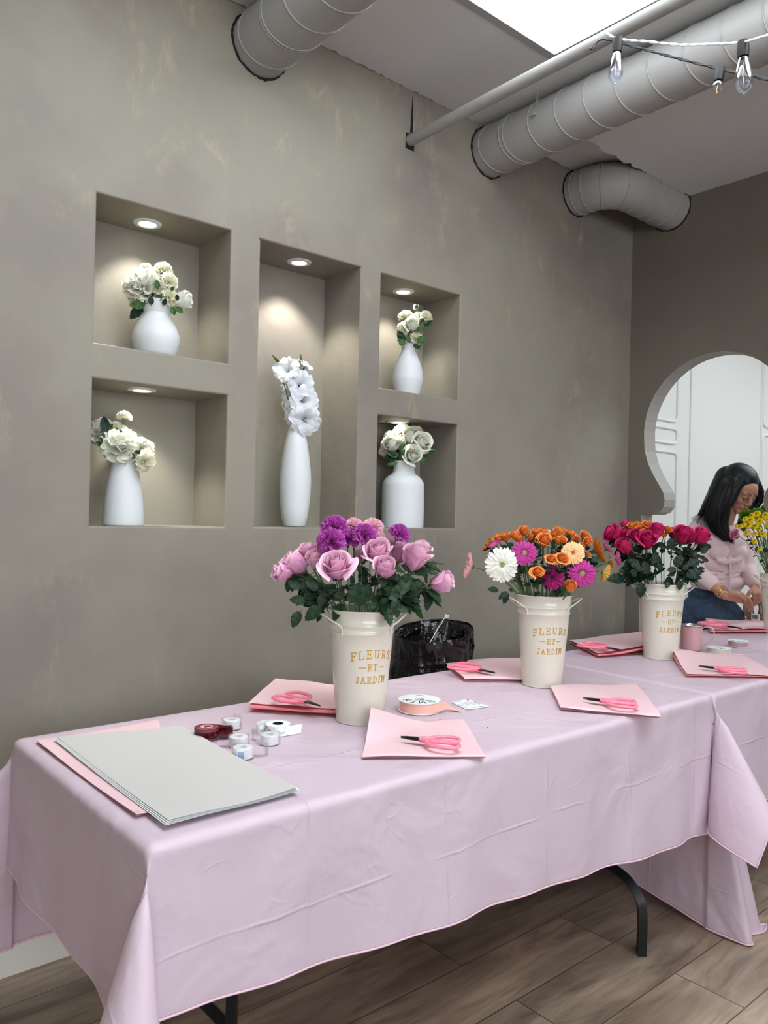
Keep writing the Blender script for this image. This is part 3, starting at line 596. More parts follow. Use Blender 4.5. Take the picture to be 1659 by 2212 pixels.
def gerb_centre(name, c_mat, ring_mat):
    m = MB(); rg = random.Random(3)
    for k in range(70):
        a = k*2.39996; r = .17+.13*rg.random(); p = np.array([r*cos(a), r*sin(a), .10]); q = p+np.array([.07*cos(a), .07*sin(a), .07]); m.tube([p, (p+q)/2+np.array([0, 0, .02]), q], [.016, .014, .004], 4, 1)
    for k in range(110):
        r = .17*math.sqrt(k/110); a = k*2.39996; m.ell((r*cos(a), r*sin(a), .115-.6*r*r), (.014, .014, .02), n=3)
    m.lathe([(.2, .06), (.18, .10), (.1, .115), (.0005, .11)], 16); return m.mesh(name, [c_mat, ring_mat])
def gerb_back(name): return MB().lathe([(.001, -.14), (.04, -.14), (.12, -.09), (.2, .0), (.23, .06)], 14, mod=lambda t: 1+.08*sin(12*t)).mesh(name, 'stem')
def button_mesh(name, mat, seed=1):
    m = MB(); m.lathe([(.10, -.1), (.30, -.12), (.46, -.04), (.52, .06), (.50, .16), (.42, .24), (.30, .27), (.2, .25), (.16, .22)], 48, mod=lambda t: 1+.035*sin(16*t)); k = 0
    for R, z, nn in ((.48, .02, 22), (.46, .14, 20), (.36, .235, 16), (.25, .25, 12)):
        for i in range(nn): a = (i+.5*(k % 2))*2*pi/nn; m.ell((R*cos(a), R*sin(a), z), (.065, .045, .035), frame((cos(a), sin(a), .3)).T.T if 0 else None, 4)
        k += 1
    return m.mesh(name, mat)
def lily_mesh(name, mat, seed):
    rg = random.Random(seed); m = MB()
    for k in range(6):
        a0 = k*pi/3+rg.uniform(-.1, .1); L = rg.uniform(.9, 1.08); op = rg.uniform(.8, 1.1); G = []; ph = rg.uniform(0, 6)
        for u in np.linspace(-1, 1, 8):
            row = []
            for v in np.linspace(0, 1, 9):
                wv = .46*sin(pi*min(v*.80+.04, .84))**.8*u*(1 if k % 2 else .85); r = .04+op*(.20*v+.52*v**2.2); z = L*(.75*v-.45*v**3)+.05*sin(5*u+ph)*v*v-.16*u*u*wv*0+.06*abs(u)*v
                row.append((r*cos(a0)-wv*sin(a0), r*sin(a0)+wv*cos(a0), z+(.012 if k % 2 else 0)))
            G.append(row)
        m.grid(G)
    for k in range(5): m.tube([(0, 0, .1), (.03*cos(k*1.2), .03*sin(k*1.2), .4), (.06*cos(k*1.2), .06*sin(k*1.2), .55)], .012, 4)
    return m.mesh(name, mat)
def leaf_mesh(name, mat, seed, serr=.018, wd=.31):
    rg = random.Random(seed); c1, c2, tw = rg.uniform(-.5, .1), rg.uniform(-.25, .25), rg.uniform(-.4, .4); G = []; m = MB(); V = np.linspace(0, 1, 25)
    for u in np.linspace(-1, 1, 9):
        row = []
        for i, v in enumerate(V):
            w_ = wd*2.1*v**.68*(1-v)**.9+(serr*(1 if i % 3 == 0 else -.6) if abs(u) == 1 and 0 < v < 1 else 0); x = u*w_; z = .22*abs(x)+c1*v*v*.6+.015*sin(v*22)*abs(u)+tw*x*v; row.append((x+c2*v*v*.4, .16+v*.84, z+.02*rg.uniform(-1, 1)*abs(u)))
        G.append(row)
    m.grid(G); m.tube([(0, 0, 0), (0, .08, .01), (0, .2, .005)], .012, 5); return m.mesh(name, mat)
PR = {}
for i in range(4):
    PR['rp%d' % i] = rose_mesh('rose_bloom', 'rose_pink', i, 18, [.55, .8, .35, .95][i]); PR['rh%d' % i] = rose_mesh('hot_rose_bloom', 'rose_hot', 10+i, 18, [.7, .45, .9, .6][i]); PR['ro%d' % i] = rose_mesh('spray_rose_bloom', 'rose_orange', 20+i, 22, [1., .8, 1.2, .5][i], .6)
    PR['rw%d' % i] = rose_mesh('white_rose_bloom', 'petal_white', 30+i, 20, [.75, .9, .65, .35][i], .3); PR['pe%d' % i] = carn_mesh('peony_bloom', 'petal_white', 40+i, 44, ruf=.7, wid=1.75)
    PR['cp%d' % i] = carn_mesh('purple_bloom', 'carn_purple', i); PR['cl%d' % i] = carn_mesh('light_bloom', 'carn_pink', i+5); PR['cw%d' % i] = carn_mesh('cream_bloom', 'petal_cream', i+9, 46, ruf=.8); PR['li%d' % i] = lily_mesh('lily_bloom', 'petal_silk', i)
    for nm in ('leaf', 'leaf_dark', 'leaf_silk'): PR[nm+'%d' % i] = leaf_mesh(nm, nm, i*7+len(nm), .02 if nm != 'leaf_silk' else 0)
PR['ct0'] = carn_mesh('two_tone_bloom', 'carn_two', 77); PR['gm0'] = carn_mesh('green_bloom', 'mum_green', 78, 80, .6, .3); PR['yb0'] = rose_mesh('yellow_bud', 'gerb_peach', 50, 14, .3)
for nm, mat, cm, rm in (('gw', 'gerb_white', 'disc_green', 'gerb_white'), ('gl', 'gerb_light', 'disc_green', 'gerb_light'), ('gg', 'gerb_mag', 'disc_green', 'gerb_mag'), ('gd', 'gerb_dark', 'disc_dark', 'gerb_dark'), ('gp', 'gerb_peach', 'disc_rust', 'gerb_orange'), ('go', 'gerb_orange', 'disc_dark', 'gerb_orange'), ('gy', 'gerb_yellow', 'disc_green', 'gerb_yellow'), ('gk', 'gerb_pink', 'disc_green', 'gerb_pink')):
    PR[nm+'0'] = gerb_mesh('gerbera_'+nm, mat, len(PR), droop=0 if nm in ('gw', 'gg', 'gd', 'gp') else .42, layers=((27, 1., .02), (27, .9, .07), (24, .7, .11)) if nm in ('gw', 'gp') else ((19, 1., .03), (17, .84, .08)), wd=.105 if nm in ('gw', 'gp') else .108)
    PR[nm+'c'] = gerb_centre('gerbera_centre_'+nm, cm, rm)
PR['by0'] = button_mesh('button_bloom', 'mum_yellow'); PR['byc'] = MB().lathe([(.17, .2), (.15, .235), (.07, .25), (.001, .25)], 16, mod=lambda t: 1+.1*sin(9*t)).mesh('button_centre', 'mum_green')
PR['sep'] = sepal_mesh('rose_sepals'); PR['cal'] = calyx_mesh('carnation_calyx'); PR['gbk'] = gerb_back('gerbera_calyx')
RB = random.Random(11)
def flower(kind, px, py, size, dd, face, bk, name, cat, label, group, stem='stem', nleaf=0, lf='leaf', ls=.062, sr=.0022, base=None, mid=None):
    """size: across in metres (from px), dd: metres nearer than the vessel axis, face: (right, toward camera, up)"""
    c, H, R = bk; dep = depth(c)-dd; P = at_d(px, py, dep); az = math.atan2(P[1]-0, P[0]); toc = -np.array([cos(az), sin(az), 0]); rt = np.array([sin(az), -cos(az), 0]); up = np.array([0, 0, 1.])
    ax = rt*face[0]+toc*face[1]+up*face[2]; ax /= np.linalg.norm(ax)
    hf = {'r': .48, 'c': .3, 'g': .05, 'p': .45, 'l': .4, 'b': .1, 'y': .4}[kind[0] if kind[:2] not in ('by', 'gm') else 'b']; sc = size/(.95 if kind[0] in 'rcpl' and kind[:2] != 'ro' else (1.05 if kind[:2] in ('ro', 'by', 'gm', 'yb') else 2.0))
    B = P-ax*sc*hf; v = c+up*H; ctr = B-v; ctr[2] = 0; h_ = np.linalg.norm(ctr); ctr = ctr/(h_+1e-9)*min(h_, R*.72); mouth = v+ctr*.9; foot = c+up*min(.03, H*.2)-ctr*.35
    if base is not None: foot = np.array(base)
    t = thing(name, label, cat, foot, group); TOPX[t.name] = float((.5*P+.5*mouth-np.array(foot))@CR)
    F = frame(ax, RB.uniform(0, 6)); me = PR[kind]
    bl = inst('bloom', me, t, M4(F, B-foot, sc))
    if kind[0] == 'g' and kind != 'gm0' or kind == 'by0': inst('flower_centre', PR[kind[:2]+'c'], t, M4(F, B-foot, sc))
    if kind[0] == 'g' and kind != 'gm0': inst('calyx', PR['gbk'], t, M4(F, B-foot, sc))
    elif kind[0] in 'rpy' : inst('sepals', PR['sep'], t, M4(F, B-foot, sc*1.1))
    else: inst('calyx', PR['cal'], t, M4(F, B-foot, sc))
    st = bez([B-ax*sc*.08, B-ax*(.06+.3*size), mouth*.85+B*.15, mouth, foot], 22) if mid is None else spline([B-ax*sc*.08]+[np.array(q) for q in mid]+[mouth, foot], 30)
    MB().tube(st, np.linspace(sr*.85, sr*1.15, len(st)), 7).build('stem', stem, t)
    zs = [i for i in range(len(st)) if st[i][2] > v[2]+.012]
    for k in range(nleaf):
        if len(zs) < 3: break
        i = zs[int(len(zs)*RB.uniform(.12, 1.))-1]; p = st[i]; out = p-v; out[2] = 0; o = np.linalg.norm(out); out = out/(o+1e-6)
        d = out*RB.uniform(.3, 1.1)+toc*RB.uniform(-.1, .9)+rt*RB.uniform(-.7, .7)+up*RB.uniform(-.75, .35); d /= np.linalg.norm(d); nrm = up*RB.uniform(.2, .9)+out*.3+toc*RB.uniform(.2, .8)
        x = np.cross(d, nrm); x /= np.linalg.norm(x); z = np.cross(x, d); inst('leaf', PR[lf+'%d' % RB.randrange(4)], t, M4(np.array([x, d, z]).T, p-foot, ls*RB.uniform(.75, 1.25)))
    return t
def leaf_at(t, px, py, tipx, tipy, dep, wdt=1., lf='leaf', attach=None):
    """a leaf of thing t, its base and tip at the given spots"""
    a, b = at_d(px, py, dep), at_d(tipx, tipy, dep-.012); d = b-a; L = np.linalg.norm(d); d /= L; toc = -a/np.linalg.norm(a); x = np.cross(d, toc*.8+np.array([0, 0, .6])); x /= np.linalg.norm(x); z = np.cross(x, d); f = np.array(ROOTLOC[t.name])
    R_ = np.array([x*wdt, d, z]).T; inst('leaf', PR[lf+'%d' % RB.randrange(4)], t, M4(R_, a-f, L))
def fill(things, Z, boxes, dep, lf, size):
    for (x0, y0, x1, y1, n, cx) in boxes:
        for _ in range(n):
            x, y = RB.uniform(x0, x1), RB.uniform(y0, y1); a = math.atan2(y-(y1+60), x-cx)+RB.uniform(-.9, .9); L = RB.uniform(.75, 1.25)*size; dd = RB.uniform(-.05, .055)
            px, py = zpx((x, y), *Z); tx, ty = px+cos(a)*L, py+sin(a)*L*RB.uniform(.3, 1)
            P = at_d(px, py, dep-dd); t = min(things, key=lambda t: abs((P-np.array(ROOTLOC[t.name]))@CR-TOPX[t.name])); leaf_at(t, px, py, tx, ty, dep-dd, 1.1, lf)
TOPX = {}
def ords(lst, fmt):
    s = sorted(range(len(lst)), key=lambda i: lst[i][0]); r = [None]*len(lst)
    for k, i in enumerate(s): r[i] = fmt % ORD[k]
    return r
# --- bucket of pink roses
t1, c1_, H1, R1_ = BK[0]; V = (c1_, H1, R1_)
def zpx(z, x0, y0, s): return x0+z[0]*s, y0+z[1]*s
mm = lambda w, s, dep: w*s*dep/FPX
d1 = depth(c1_)
L = [((140, 490), 165, .0, (-.9, .35, .15), 0, 'pink rose leaning furthest left over the first bucket'), ((240, 425), 200, -.02, (-.75, .2, .55), 2, 'pink rose second from the left, pointing up and left'), ((345, 330), 165, -.05, (-.3, .2, .9), 1, 'pale pink rose standing behind the left side of the first bucket'),
     ((400, 392), 160, .03, (-.25, .4, .85), 2, 'half-open pink rose left of the widest open rose'), ((563, 445), 245, .10, (-.15, .62, .75), 3, 'widest open pink rose at the front of the first bucket'), ((885, 335), 225, .04, (-.05, .65, .75), 1, 'tall open pink rose above another in the first bucket centre'),
     ((940, 452), 185, .10, (.1, .6, .8), 0, 'pink rose facing forward right of centre, just below another rose'), ((1060, 330), 170, -.04, (.2, .1, .95), 1, 'pink rose half hidden at the back right of the first bucket'), ((1190, 372), 225, .02, (.4, .3, .85), 0, 'large pink rose at the upper right of the first bucket'),
     ((1388, 568), 185, .02, (.93, .25, .3), 2, 'lone pink rose hanging out to the right of the first bucket'), ((745, 365), 110, -.06, (0, .2, 1), 2, 'small pink rose deep inside the first bucket bunch'), ((1240, 300), 130, -.06, (.3, .1, .9), 1, 'pink rose tucked behind the large upper right rose')]
PT = []
for z, w_, dd, fc, k, lab in L:
    p = zpx(z, 570, 1100, .2773); PT.append(flower('rp%d' % k, *p, mm(w_, .2773, d1-dd), dd, fc, V, 'rose', 'rose', lab, 'pink roses in the first bucket', nleaf=9, sr=.0027, ls=.07))
for (x, y, tx, ty, i, dz) in ((300, 630, 190, 560, 1, .05), (440, 640, 330, 560, 3, .07), (350, 720, 200, 700, 1, .05), (470, 730, 320, 870, 3, .08), (300, 775, 205, 915, 0, .05), (520, 690, 590, 700, 4, .1), (660, 760, 745, 570, 4, .1), (720, 790, 800, 580, 6, .09), (760, 770, 870, 740, 6, .11), (960, 700, 1080, 600, 8, .08), (1020, 760, 1130, 790, 7, .08), (1100, 590, 1110, 510, 8, .06), (1120, 640, 1220, 560, 8, .05), (1000, 680, 1060, 840, 7, .06), (430, 770, 470, 640, 3, .09), (900, 740, 960, 690, 6, .12), (620, 690, 500, 640, 4, .09)):
    p, q = zpx((x, y), 570, 1100, .2773), zpx((tx, ty), 570, 1100, .2773); leaf_at(PT[i], *p, *q, d1-dz, 1.15)
fill(PT, (570, 1100, .2773), [(330, 600, 1080, 760, 46, 760), (560, 480, 1000, 640, 14, 760)], d1, 'leaf_dark', 22)
L = [((545, 130), 200, -.02, (-.2, .4, .9)), ((518, 248), 215, .05, (-.3, .7, .5)), ((655, 225), 170, 0, (0, .4, .9)), ((785, 190), 185, .02, (.1, .6, .7)), ((1058, 185), 165, 0, (.4, .3, .8)), ((705, 215), 130, -.04, (0, .2, 1)), ((930, 255), 110, -.03, (.2, .3, .8))]
for (z, w_, dd, fc), lab in zip(L, ords([(l[0][0],) for l in L], 'purple carnation, %s from the left in the first bucket')):
    flower('cp%d' % RB.randrange(4), *zpx(z, 570, 1100, .2773), mm(w_, .2773, d1-dd), dd, fc, V, 'carnation', 'carnation', lab, 'purple carnations in the first bucket', nleaf=0, sr=.0018)
L = [((700, 125), 140, -.06, (0, .3, 1)), ((850, 135), 160, -.05, (.1, .3, 1)), ((905, 215), 90, -.03, (.2, .4, .8)), ((985, 262), 80, -.03, (.2, .4, .8)), ((500, 335), 80, -.02, (-.3, .4, .8))]
for (z, w_, dd, fc), lab in zip(L, ords([(l[0][0],) for l in L], 'light pink carnation, %s from the left in the first bucket')):
    flower('cl%d' % RB.randrange(4), *zpx(z, 570, 1100, .2773), mm(w_, .2773, d1-dd), dd, fc, V, 'carnation', 'carnation', lab, 'light pink carnations in the first bucket', sr=.0018)
# --- bucket of gerberas and orange roses
t2, c2_, H2, R2_ = BK[1]; V = (c2_, H2, R2_); d2 = depth(c2_)
L = [('gw0', (430, 455), 325, .09, (.28, .85, .05), 'large white gerbera daisy at the left of the gerbera bucket'), ('gl0', (165, 470), 250, .02, (-.97, .1, .2), 'pale pink gerbera seen from the side, sticking out far left'), ('gg0', (635, 350), 245, .06, (.0, .9, .3), 'magenta gerbera with green centre, right of the white daisy'), ('gd0', (885, 570), 235, .12, (-.25, .9, .15), 'dark magenta gerbera with black centre, low in the middle'),
     ('gg0', (1152, 535), 265, .09, (.15, .9, .1), 'magenta gerbera with green centre on the right of the bucket'), ('gp0', (1070, 348), 225, .08, (.1, .85, .3), 'peach gerbera with rust centre at the upper right'), ('go0', (1265, 335), 270, .0, (.9, -.1, .35), 'orange gerbera seen from behind at the right side'), ('go0', (470, 235), 170, -.04, (-.3, .1, .95), 'orange gerbera at the back above the white daisy'),
     ('go0', (320, 280), 150, -.03, (-.8, .1, .5), 'orange gerbera at the far left back, behind the white daisy'), ('gy0', (1335, 520), 180, .03, (.75, -.25, -.35), 'yellow gerbera drooping at the right side, seen from behind'), ('gk0', (1365, 320), 140, .0, (.7, -.1, .7), 'upper bright pink gerbera at the far right of the bucket'), ('gk0', (1450, 405), 150, .02, (.9, -.2, .1), 'lower bright pink gerbera touching the hot pink roses'),
     ('gk0', (378, 285), 130, -.01, (-.5, .3, .8), 'bright pink gerbera peeking out behind the white daisy'), ('go0', (1390, 440), 120, -.02, (.9, -.2, .2), 'small orange gerbera low at the far right side')]
for k, z, w_, dd, fc, lab in L:
    flower(k, *zpx(z, 980, 1110, .2411), mm(w_, .2411, d2-dd), dd, fc, V, 'gerbera', 'gerbera', lab, 'gerberas in the second bucket', sr=.0033)
OT2 = []
L = [(630, 145, 95), (545, 190, 90), (590, 225, 85), (698, 215, 90), (738, 172, 95), (800, 168, 90), (808, 238, 135), (893, 192, 80), (945, 170, 115), (1040, 185, 95), (972, 235, 80), (1040, 222, 105), (1178, 190, 85), (1105, 220, 70), (1200, 250, 80), (968, 402, 115), (870, 407, 95), (750, 522, 108), (1045, 648, 115), (1192, 368, 70), (455, 205, 90), (392, 215, 70), (930, 240, 70), (1140, 290, 70)]
for (x, y, w_), lab in zip(L, ords(L, 'small orange spray rose, %s from the left in the gerbera bucket')):
    dd = .03 if y > 230 else -.03; dd = .12 if y > 390 else dd
    OT2.append(flower('ro%d' % RB.randrange(4), *zpx((x, y), 980, 1110, .2411), mm(w_*1.08, .2411, d2-dd), dd, ((x-800)/900, .6 if y > 225 else .25, .8), V, 'spray_rose', 'rose', lab, 'small orange roses in the second bucket', nleaf=4, lf='leaf_dark', ls=.052))
fill(OT2, (980, 1110, .2411), [(600, 300, 1120, 660, 48, 800), (1000, 250, 1250, 480, 10, 900), (440, 260, 620, 420, 8, 700)], d2, 'leaf_dark', 17)
FT = flower('yb0', *zpx((848, 170), 980, 1110, .2411), mm(60, .2411, d2), -.03, (0, .2, 1), V, 'spray_rose', 'rose', 'small pale yellow bud among the orange roses at the top', None, nleaf=5, lf='leaf_dark')
for (x, y, tx, ty) in ((500, 690, 400, 760), (500, 700, 440, 805), (540, 690, 490, 680), (420, 690, 305, 668), (930, 650, 960, 710), (760, 600, 730, 560), (1000, 560, 1060, 500), (890, 330, 900, 260)): leaf_at(FT, *zpx((x, y), 980, 1110, .2411), *zpx((tx, ty), 980, 1110, .2411), d2-.07, 1., 'leaf_dark')
# --- bucket of hot pink roses
t3, c3_, H3, R3_ = BK[2]; V = (c3_, H3, R3_); d3 = depth(c3_); Z3 = (1270, 1100, .1748)
L = [((300, 300), 220, 0, (-.75, .3, .5), 2, 'hot pink rose furthest left in the third bucket'), ((465, 205), 140, -.05, (-.3, 0, 1), 1, 'hot pink rose at the back left of the third bucket'), ((450, 300), 150, .0, (-.3, .3, .9), 0, 'hot pink rose packed between the left roses of the third bucket'), ((448, 455), 215, .09, (-.35, .5, .8), 1, 'hot pink rose lowest at the front left of the third bucket'), ((588, 325), 175, .06, (-.1, .65, .8), 0, 'hot pink rose with a tight spiral centre, third bucket'), ((730, 378), 240, .09, (.05, .6, .8), 2, 'open hot pink rose at the front centre of the third bucket'),
     ((855, 255), 195, .04, (.1, .1, 1), 3, 'tall closed hot pink rose standing upright in the centre'), ((1060, 290), 140, -.04, (.1, .1, 1), 1, 'hot pink rose behind the big right-hand rose'), ((1175, 310), 240, .05, (.15, .5, .85), 0, 'big open hot pink rose on the right of the third bucket'), ((1285, 330), 170, .0, (.3, .3, .9), 1, 'hot pink rose second from the right in the third bucket'), ((1400, 325), 215, .02, (.5, .25, .85), 3, 'hot pink rose furthest right, beside the person')]
PT = []
for z, w_, dd, fc, k, lab in L: PT.append(flower('rh%d' % k, *zpx(z, *Z3), mm(w_, .1748, d3-dd), dd, fc, V, 'rose', 'rose', lab, 'hot pink roses in the third bucket', stem='stem_red' if k != 2 else 'stem', nleaf=11, lf='leaf_dark', ls=.07))
for (x, y, tx, ty, i, dz) in ((670, 870, 640, 1095, 5, .11), (1000, 880, 975, 985, 6, .1), (1140, 860, 1130, 1000, 8, .09), (500, 860, 240, 850, 0, .05), (1180, 850, 1400, 740, 9, .08), (1150, 760, 1250, 680, 8, .09), (1380, 560, 1490, 460, 10, .05), (1390, 600, 1490, 650, 10, .05), (620, 540, 560, 460, 3, .04), (1020, 520, 1030, 350, 6, .05), (870, 760, 830, 540, 6, .09), (560, 840, 440, 640, 3, .06), (740, 830, 700, 640, 5, .1), (900, 780, 880, 660, 6, .1), (1060, 740, 1170, 560, 8, .08), (1200, 700, 1390, 620, 9, .07), (1240, 620, 1330, 540, 9, .04), (640, 700, 500, 620, 4, .08), (960, 760, 1100, 735, 8, .11), (600, 850, 540, 740, 3, .1)):
    leaf_at(PT[i], *zpx((x, y), *Z3), *zpx((tx, ty), *Z3), d3-dz, 1.25, 'leaf_dark')
fill(PT, Z3, [(420, 480, 1400, 840, 60, 900), (600, 400, 1250, 600, 12, 900)], d3, 'leaf_dark', 16)
L = [(540, 215, 130), (640, 230, 110), (730, 195, 135), (985, 255, 105), (700, 255, 95), (940, 320, 70), (462, 250, 85), (612, 190, 90)]
for (x, y, w_), lab in zip(L, ords(L, 'small orange spray rose, %s from the left in the third bucket')):
    flower('ro%d' % RB.randrange(4), *zpx((x, y), *Z3), mm(w_*1.05, .1748, d3), -.02, ((x-750)/900, .4, .9), V, 'spray_rose', 'rose', lab, 'small orange roses in the third bucket', sr=.0018)
# --- bucket of yellow buttons
t4, c4_, H4, R4_ = BK[3]; V = (c4_, H4, R4_); d4 = depth(c4_); Z4 = (1559, 960, .0904)
L = [(835, 1665, 175), (715, 1705, 145), (560, 1785, 140), (690, 1815, 175), (1040, 1700, 180), (910, 1850, 165), (450, 1960, 120), (355, 1955, 85), (525, 1930, 125), (645, 1935, 170), (800, 1955, 145), (1085, 1800, 110), (590, 2130, 140), (900, 2020, 110), (980, 2150, 150), (1120, 1930, 150), (790, 2140, 120), (1180, 1750, 150), (1210, 1900, 160), (1290, 1820, 160), (1150, 2050, 120), (780, 2320, 120), (910, 2500, 110), (850, 1760, 110), (970, 1750, 110)]
for (x, y, w_), lab in zip(L, ords(L, 'yellow button chrysanthemum, %s from the left in the last bucket')):
    rx = (x-1150)/900
    BT = flower('by0', *zpx((x, y), *Z4), mm(w_*1.15, .0904, d4-.03), .05 if y > 1780 else .0, (rx*1.2, .7, .6), V, 'button_chrysanthemum', 'chrysanthemum', lab, 'yellow button flowers in the last bucket', nleaf=1, ls=.035, sr=.0016)
for x, y, w_, lab in ((600, 1740, 300, 'green chrysanthemum behind the yellow buttons, nearest the person'), (860, 1690, 280, 'green chrysanthemum in the middle behind the yellow buttons'), (1080, 1560, 230, 'green chrysanthemum highest at the right edge')):
    flower('gm0', *zpx((x, y), *Z4), mm(w_*1.2, .0904, d4), -.04, ((x-1150)/900, .5, .9), V, 'green_chrysanthemum', 'chrysanthemum', lab, 'green chrysanthemums in the last bucket')
flower('ct0', 1586, 1154, .052, .03, (-.75, .45, .3), V, 'carnation', 'carnation', 'single pink and white carnation leaning out of the last bucket', None, nleaf=2, ls=.03, sr=.0018)

# ------------------------------------------------------------------ niche vases with white silk flowers
def vase(lab, x, y, z, prof, H):
    t = tag(MB().lathe(prof, 56, (x, y, z)).build('vase', 'ceramic', sharp=60), lab, 'vase', 'white ceramic vases in the wall niches'); return t
def hollow(p): # outer profile bottom->top, closed with an inner wall
    r, z = p[-1]; return [(.0001, .0)]+p+[(r-.0015, z+.0015), (r-.004, z-.001), (r-.005, z-.03), (r*.5, z-.06), (.0001, z-.062)]
VN = WY+.095
vz = []
def smooth(p, n=40): return [tuple(q[:2]) for q in spline([(a, b, 0) for a, b in p], n)]
for lab, x, z, p in (('round bellied white vase with a flared neck in the upper left niche', 1.052, 1.768, [(.052, 0), (.062, .012), (.073, .05), (.072, .075), (.06, .105), (.045, .128), (.0415, .14), (.044, .155), (.0515, .178)]),
                     ('white vase wide at the base and pinched at the neck, lower left niche', .958, 1.232, [(.061, 0), (.0625, .006), (.062, .03), (.058, .08), (.051, .13), (.043, .175), (.034, .21), (.0315, .222), (.034, .238), (.0365, .25)]),
                     ('tall slender white vase in the tall middle niche', 1.597, 1.232, [(.036, 0), (.041, .008), (.050, .05), (.0565, .13), (.057, .18), (.050, .25), (.040, .31), (.030, .35), (.0245, .366)]),
                     ('teardrop white vase with a small flared mouth, upper right niche', 2.137, 1.768, [(.044, 0), (.05, .01), (.0625, .06), (.063, .08), (.056, .12), (.043, .155), (.03, .182), (.024, .195), (.026, .203), (.033, .212)]),
                     ('bottle-shaped white vase with straight sides, lower right niche', 2.125, 1.232, [(.084, 0), (.086, .004), (.0865, .1), (.086, .165), (.082, .185), (.068, .205), (.05, .218), (.0445, .23), (.043, .25), (.0435, .268)])):
    H = p[-1][1]; vase(lab, x, VN, z+.001, hollow([p[0]]+smooth(p)), H); vz.append((np.array([x, VN, z+.001]), H, p[-1][0]))
def bunch(V, Z, items, nm, leaves=()):
    d = depth(V[0])
    T_ = []
    for (k, z, w_, dd, fc, name, cat, lab, nl) in items:
        T_.append(flower(k, *zpx(z, *Z), mm(w_, Z[2], d-dd), dd, fc, V, name, cat, lab, nm, stem='stem_dark', nleaf=nl*2, lf='leaf_silk', ls=.05, sr=.0016))
    for j, (x, y, tx, ty, i) in enumerate(leaves): leaf_at(T_[i], *zpx((x, y), *Z), *zpx((tx, ty), *Z), d-.035-.004*(j % 4), 1.2, 'leaf_silk' if j % 3 else 'leaf_dark')
ZA = (160, 380, .2411); W = 'white silk flowers in the upper left niche'
bunch(vz[0], ZA, [('pe0', (590, 960), 330, .04, (-.45, .75, .3), 'silk_peony', 'flower', 'large white peony at the left of the upper left niche vase', 5), ('cw0', (640, 825), 110, -.02, (-.2, .3, .9), 'silk_carnation', 'flower', 'small white carnation above the large peony', 0), ('cw1', (800, 835), 160, -.01, (.1, .4, .9), 'silk_carnation', 'flower', 'white carnation at the top of the upper left bunch', 1), ('cw2', (850, 940), 160, .03, (.2, .8, .4), 'silk_carnation', 'flower', 'cream carnation right of the peony, upper left niche', 0),
                  ('cw3', (860, 1085), 150, .03, (.4, .8, .1), 'silk_carnation', 'flower', 'cream carnation low on the right, upper left niche', 2), ('rw3', (965, 1110), 190, .0, (.8, .4, .1), 'silk_rose', 'flower', 'white rose at the right edge of the upper left bunch', 3), ('cw1', (730, 880), 120, -.03, (0, .3, .9), 'silk_carnation', 'flower', 'small cream carnation in the middle of the upper left bunch', 0), ('rw1', (690, 1020), 110, .0, (.1, .7, -.2), 'silk_rose', 'flower', 'white petals hanging below the large peony', 3)], W, [(640, 1160, 490, 1270, 0), (650, 1150, 560, 1090, 0), (660, 1140, 500, 1180, 0), (690, 1170, 690, 1070, 7), (740, 1170, 740, 1060, 7), (730, 1130, 790, 1065, 7), (800, 1170, 815, 1095, 4), (900, 1170, 970, 1220, 5), (870, 1160, 900, 1240, 5), (760, 900, 800, 920, 2), (750, 1030, 740, 930, 3), (860, 1030, 900, 990, 3), (930, 1130, 915, 1060, 5), (640, 1110, 650, 1035, 0)])
ZB = (160, 780, .2411); W = 'white silk flowers in the lower left niche'
bunch(vz[1], ZB, [('pe1', (420, 740), 320, .04, (.0, .8, .4), 'silk_peony', 'flower', 'large white peony at the centre of the lower left niche', 2), ('pe2', (200, 620), 230, .0, (-.8, .4, .2), 'silk_peony', 'flower', 'white peony leaning out at the left edge of its niche', 4), ('pe3', (635, 775), 220, .0, (.5, .6, .4), 'silk_peony', 'flower', 'cream peony right of the central one, lower left niche', 1), ('cw0', (640, 895), 200, .02, (.7, .5, -.3), 'silk_carnation', 'flower', 'drooping cream blossom at the right of the lower left vase', 1),
                  ('cw1', (450, 495), 130, -.03, (.1, .1, 1), 'silk_carnation', 'flower', 'cream carnation standing highest in the lower left niche', 0), ('cw2', (375, 580), 100, -.02, (-.1, .2, 1), 'silk_carnation', 'flower', 'small cream carnation left of the highest one', 0), ('cw3', (440, 605), 80, -.02, (.1, .2, 1), 'silk_carnation', 'flower', 'small cream carnation just above the central peony', 0)], W, [(310, 660, 240, 500, 1), (330, 790, 200, 710, 1), (320, 780, 230, 690, 1), (300, 680, 250, 670, 1), (330, 800, 240, 760, 1), (480, 830, 550, 870, 2), (545, 800, 590, 830, 2), (440, 640, 400, 620, 4)])
ZC = (520, 480, .3165); W = 'white silk lilies in the tall middle niche'; L = [('li0', (310, 1000), 170, .02, (-.3, .8, .4)), ('li1', (235, 985), 90, -.02, (-.9, .2, .3)), ('li2', (450, 970), 110, -.01, (.5, .3, .7)), ('li3', (405, 1105), 175, .03, (.1, .9, .1)), ('li0', (465, 1065), 110, -.01, (.8, .4, .2)), ('li1', (310, 1100), 110, -.02, (-.7, .5, .2)), ('li2', (435, 1215), 185, .03, (.3, .9, .0)), ('li3', (330, 1185), 120, .0, (-.6, .7, 0)), ('li0', (355, 1270), 110, .01, (-.3, .9, -.2)), ('li1', (440, 1350), 190, .04, (.3, .9, -.3)), ('li2', (370, 1330), 130, .02, (-.3, .8, -.3)), ('cw0', (300, 1240), 80, -.02, (-.8, .4, .1))]
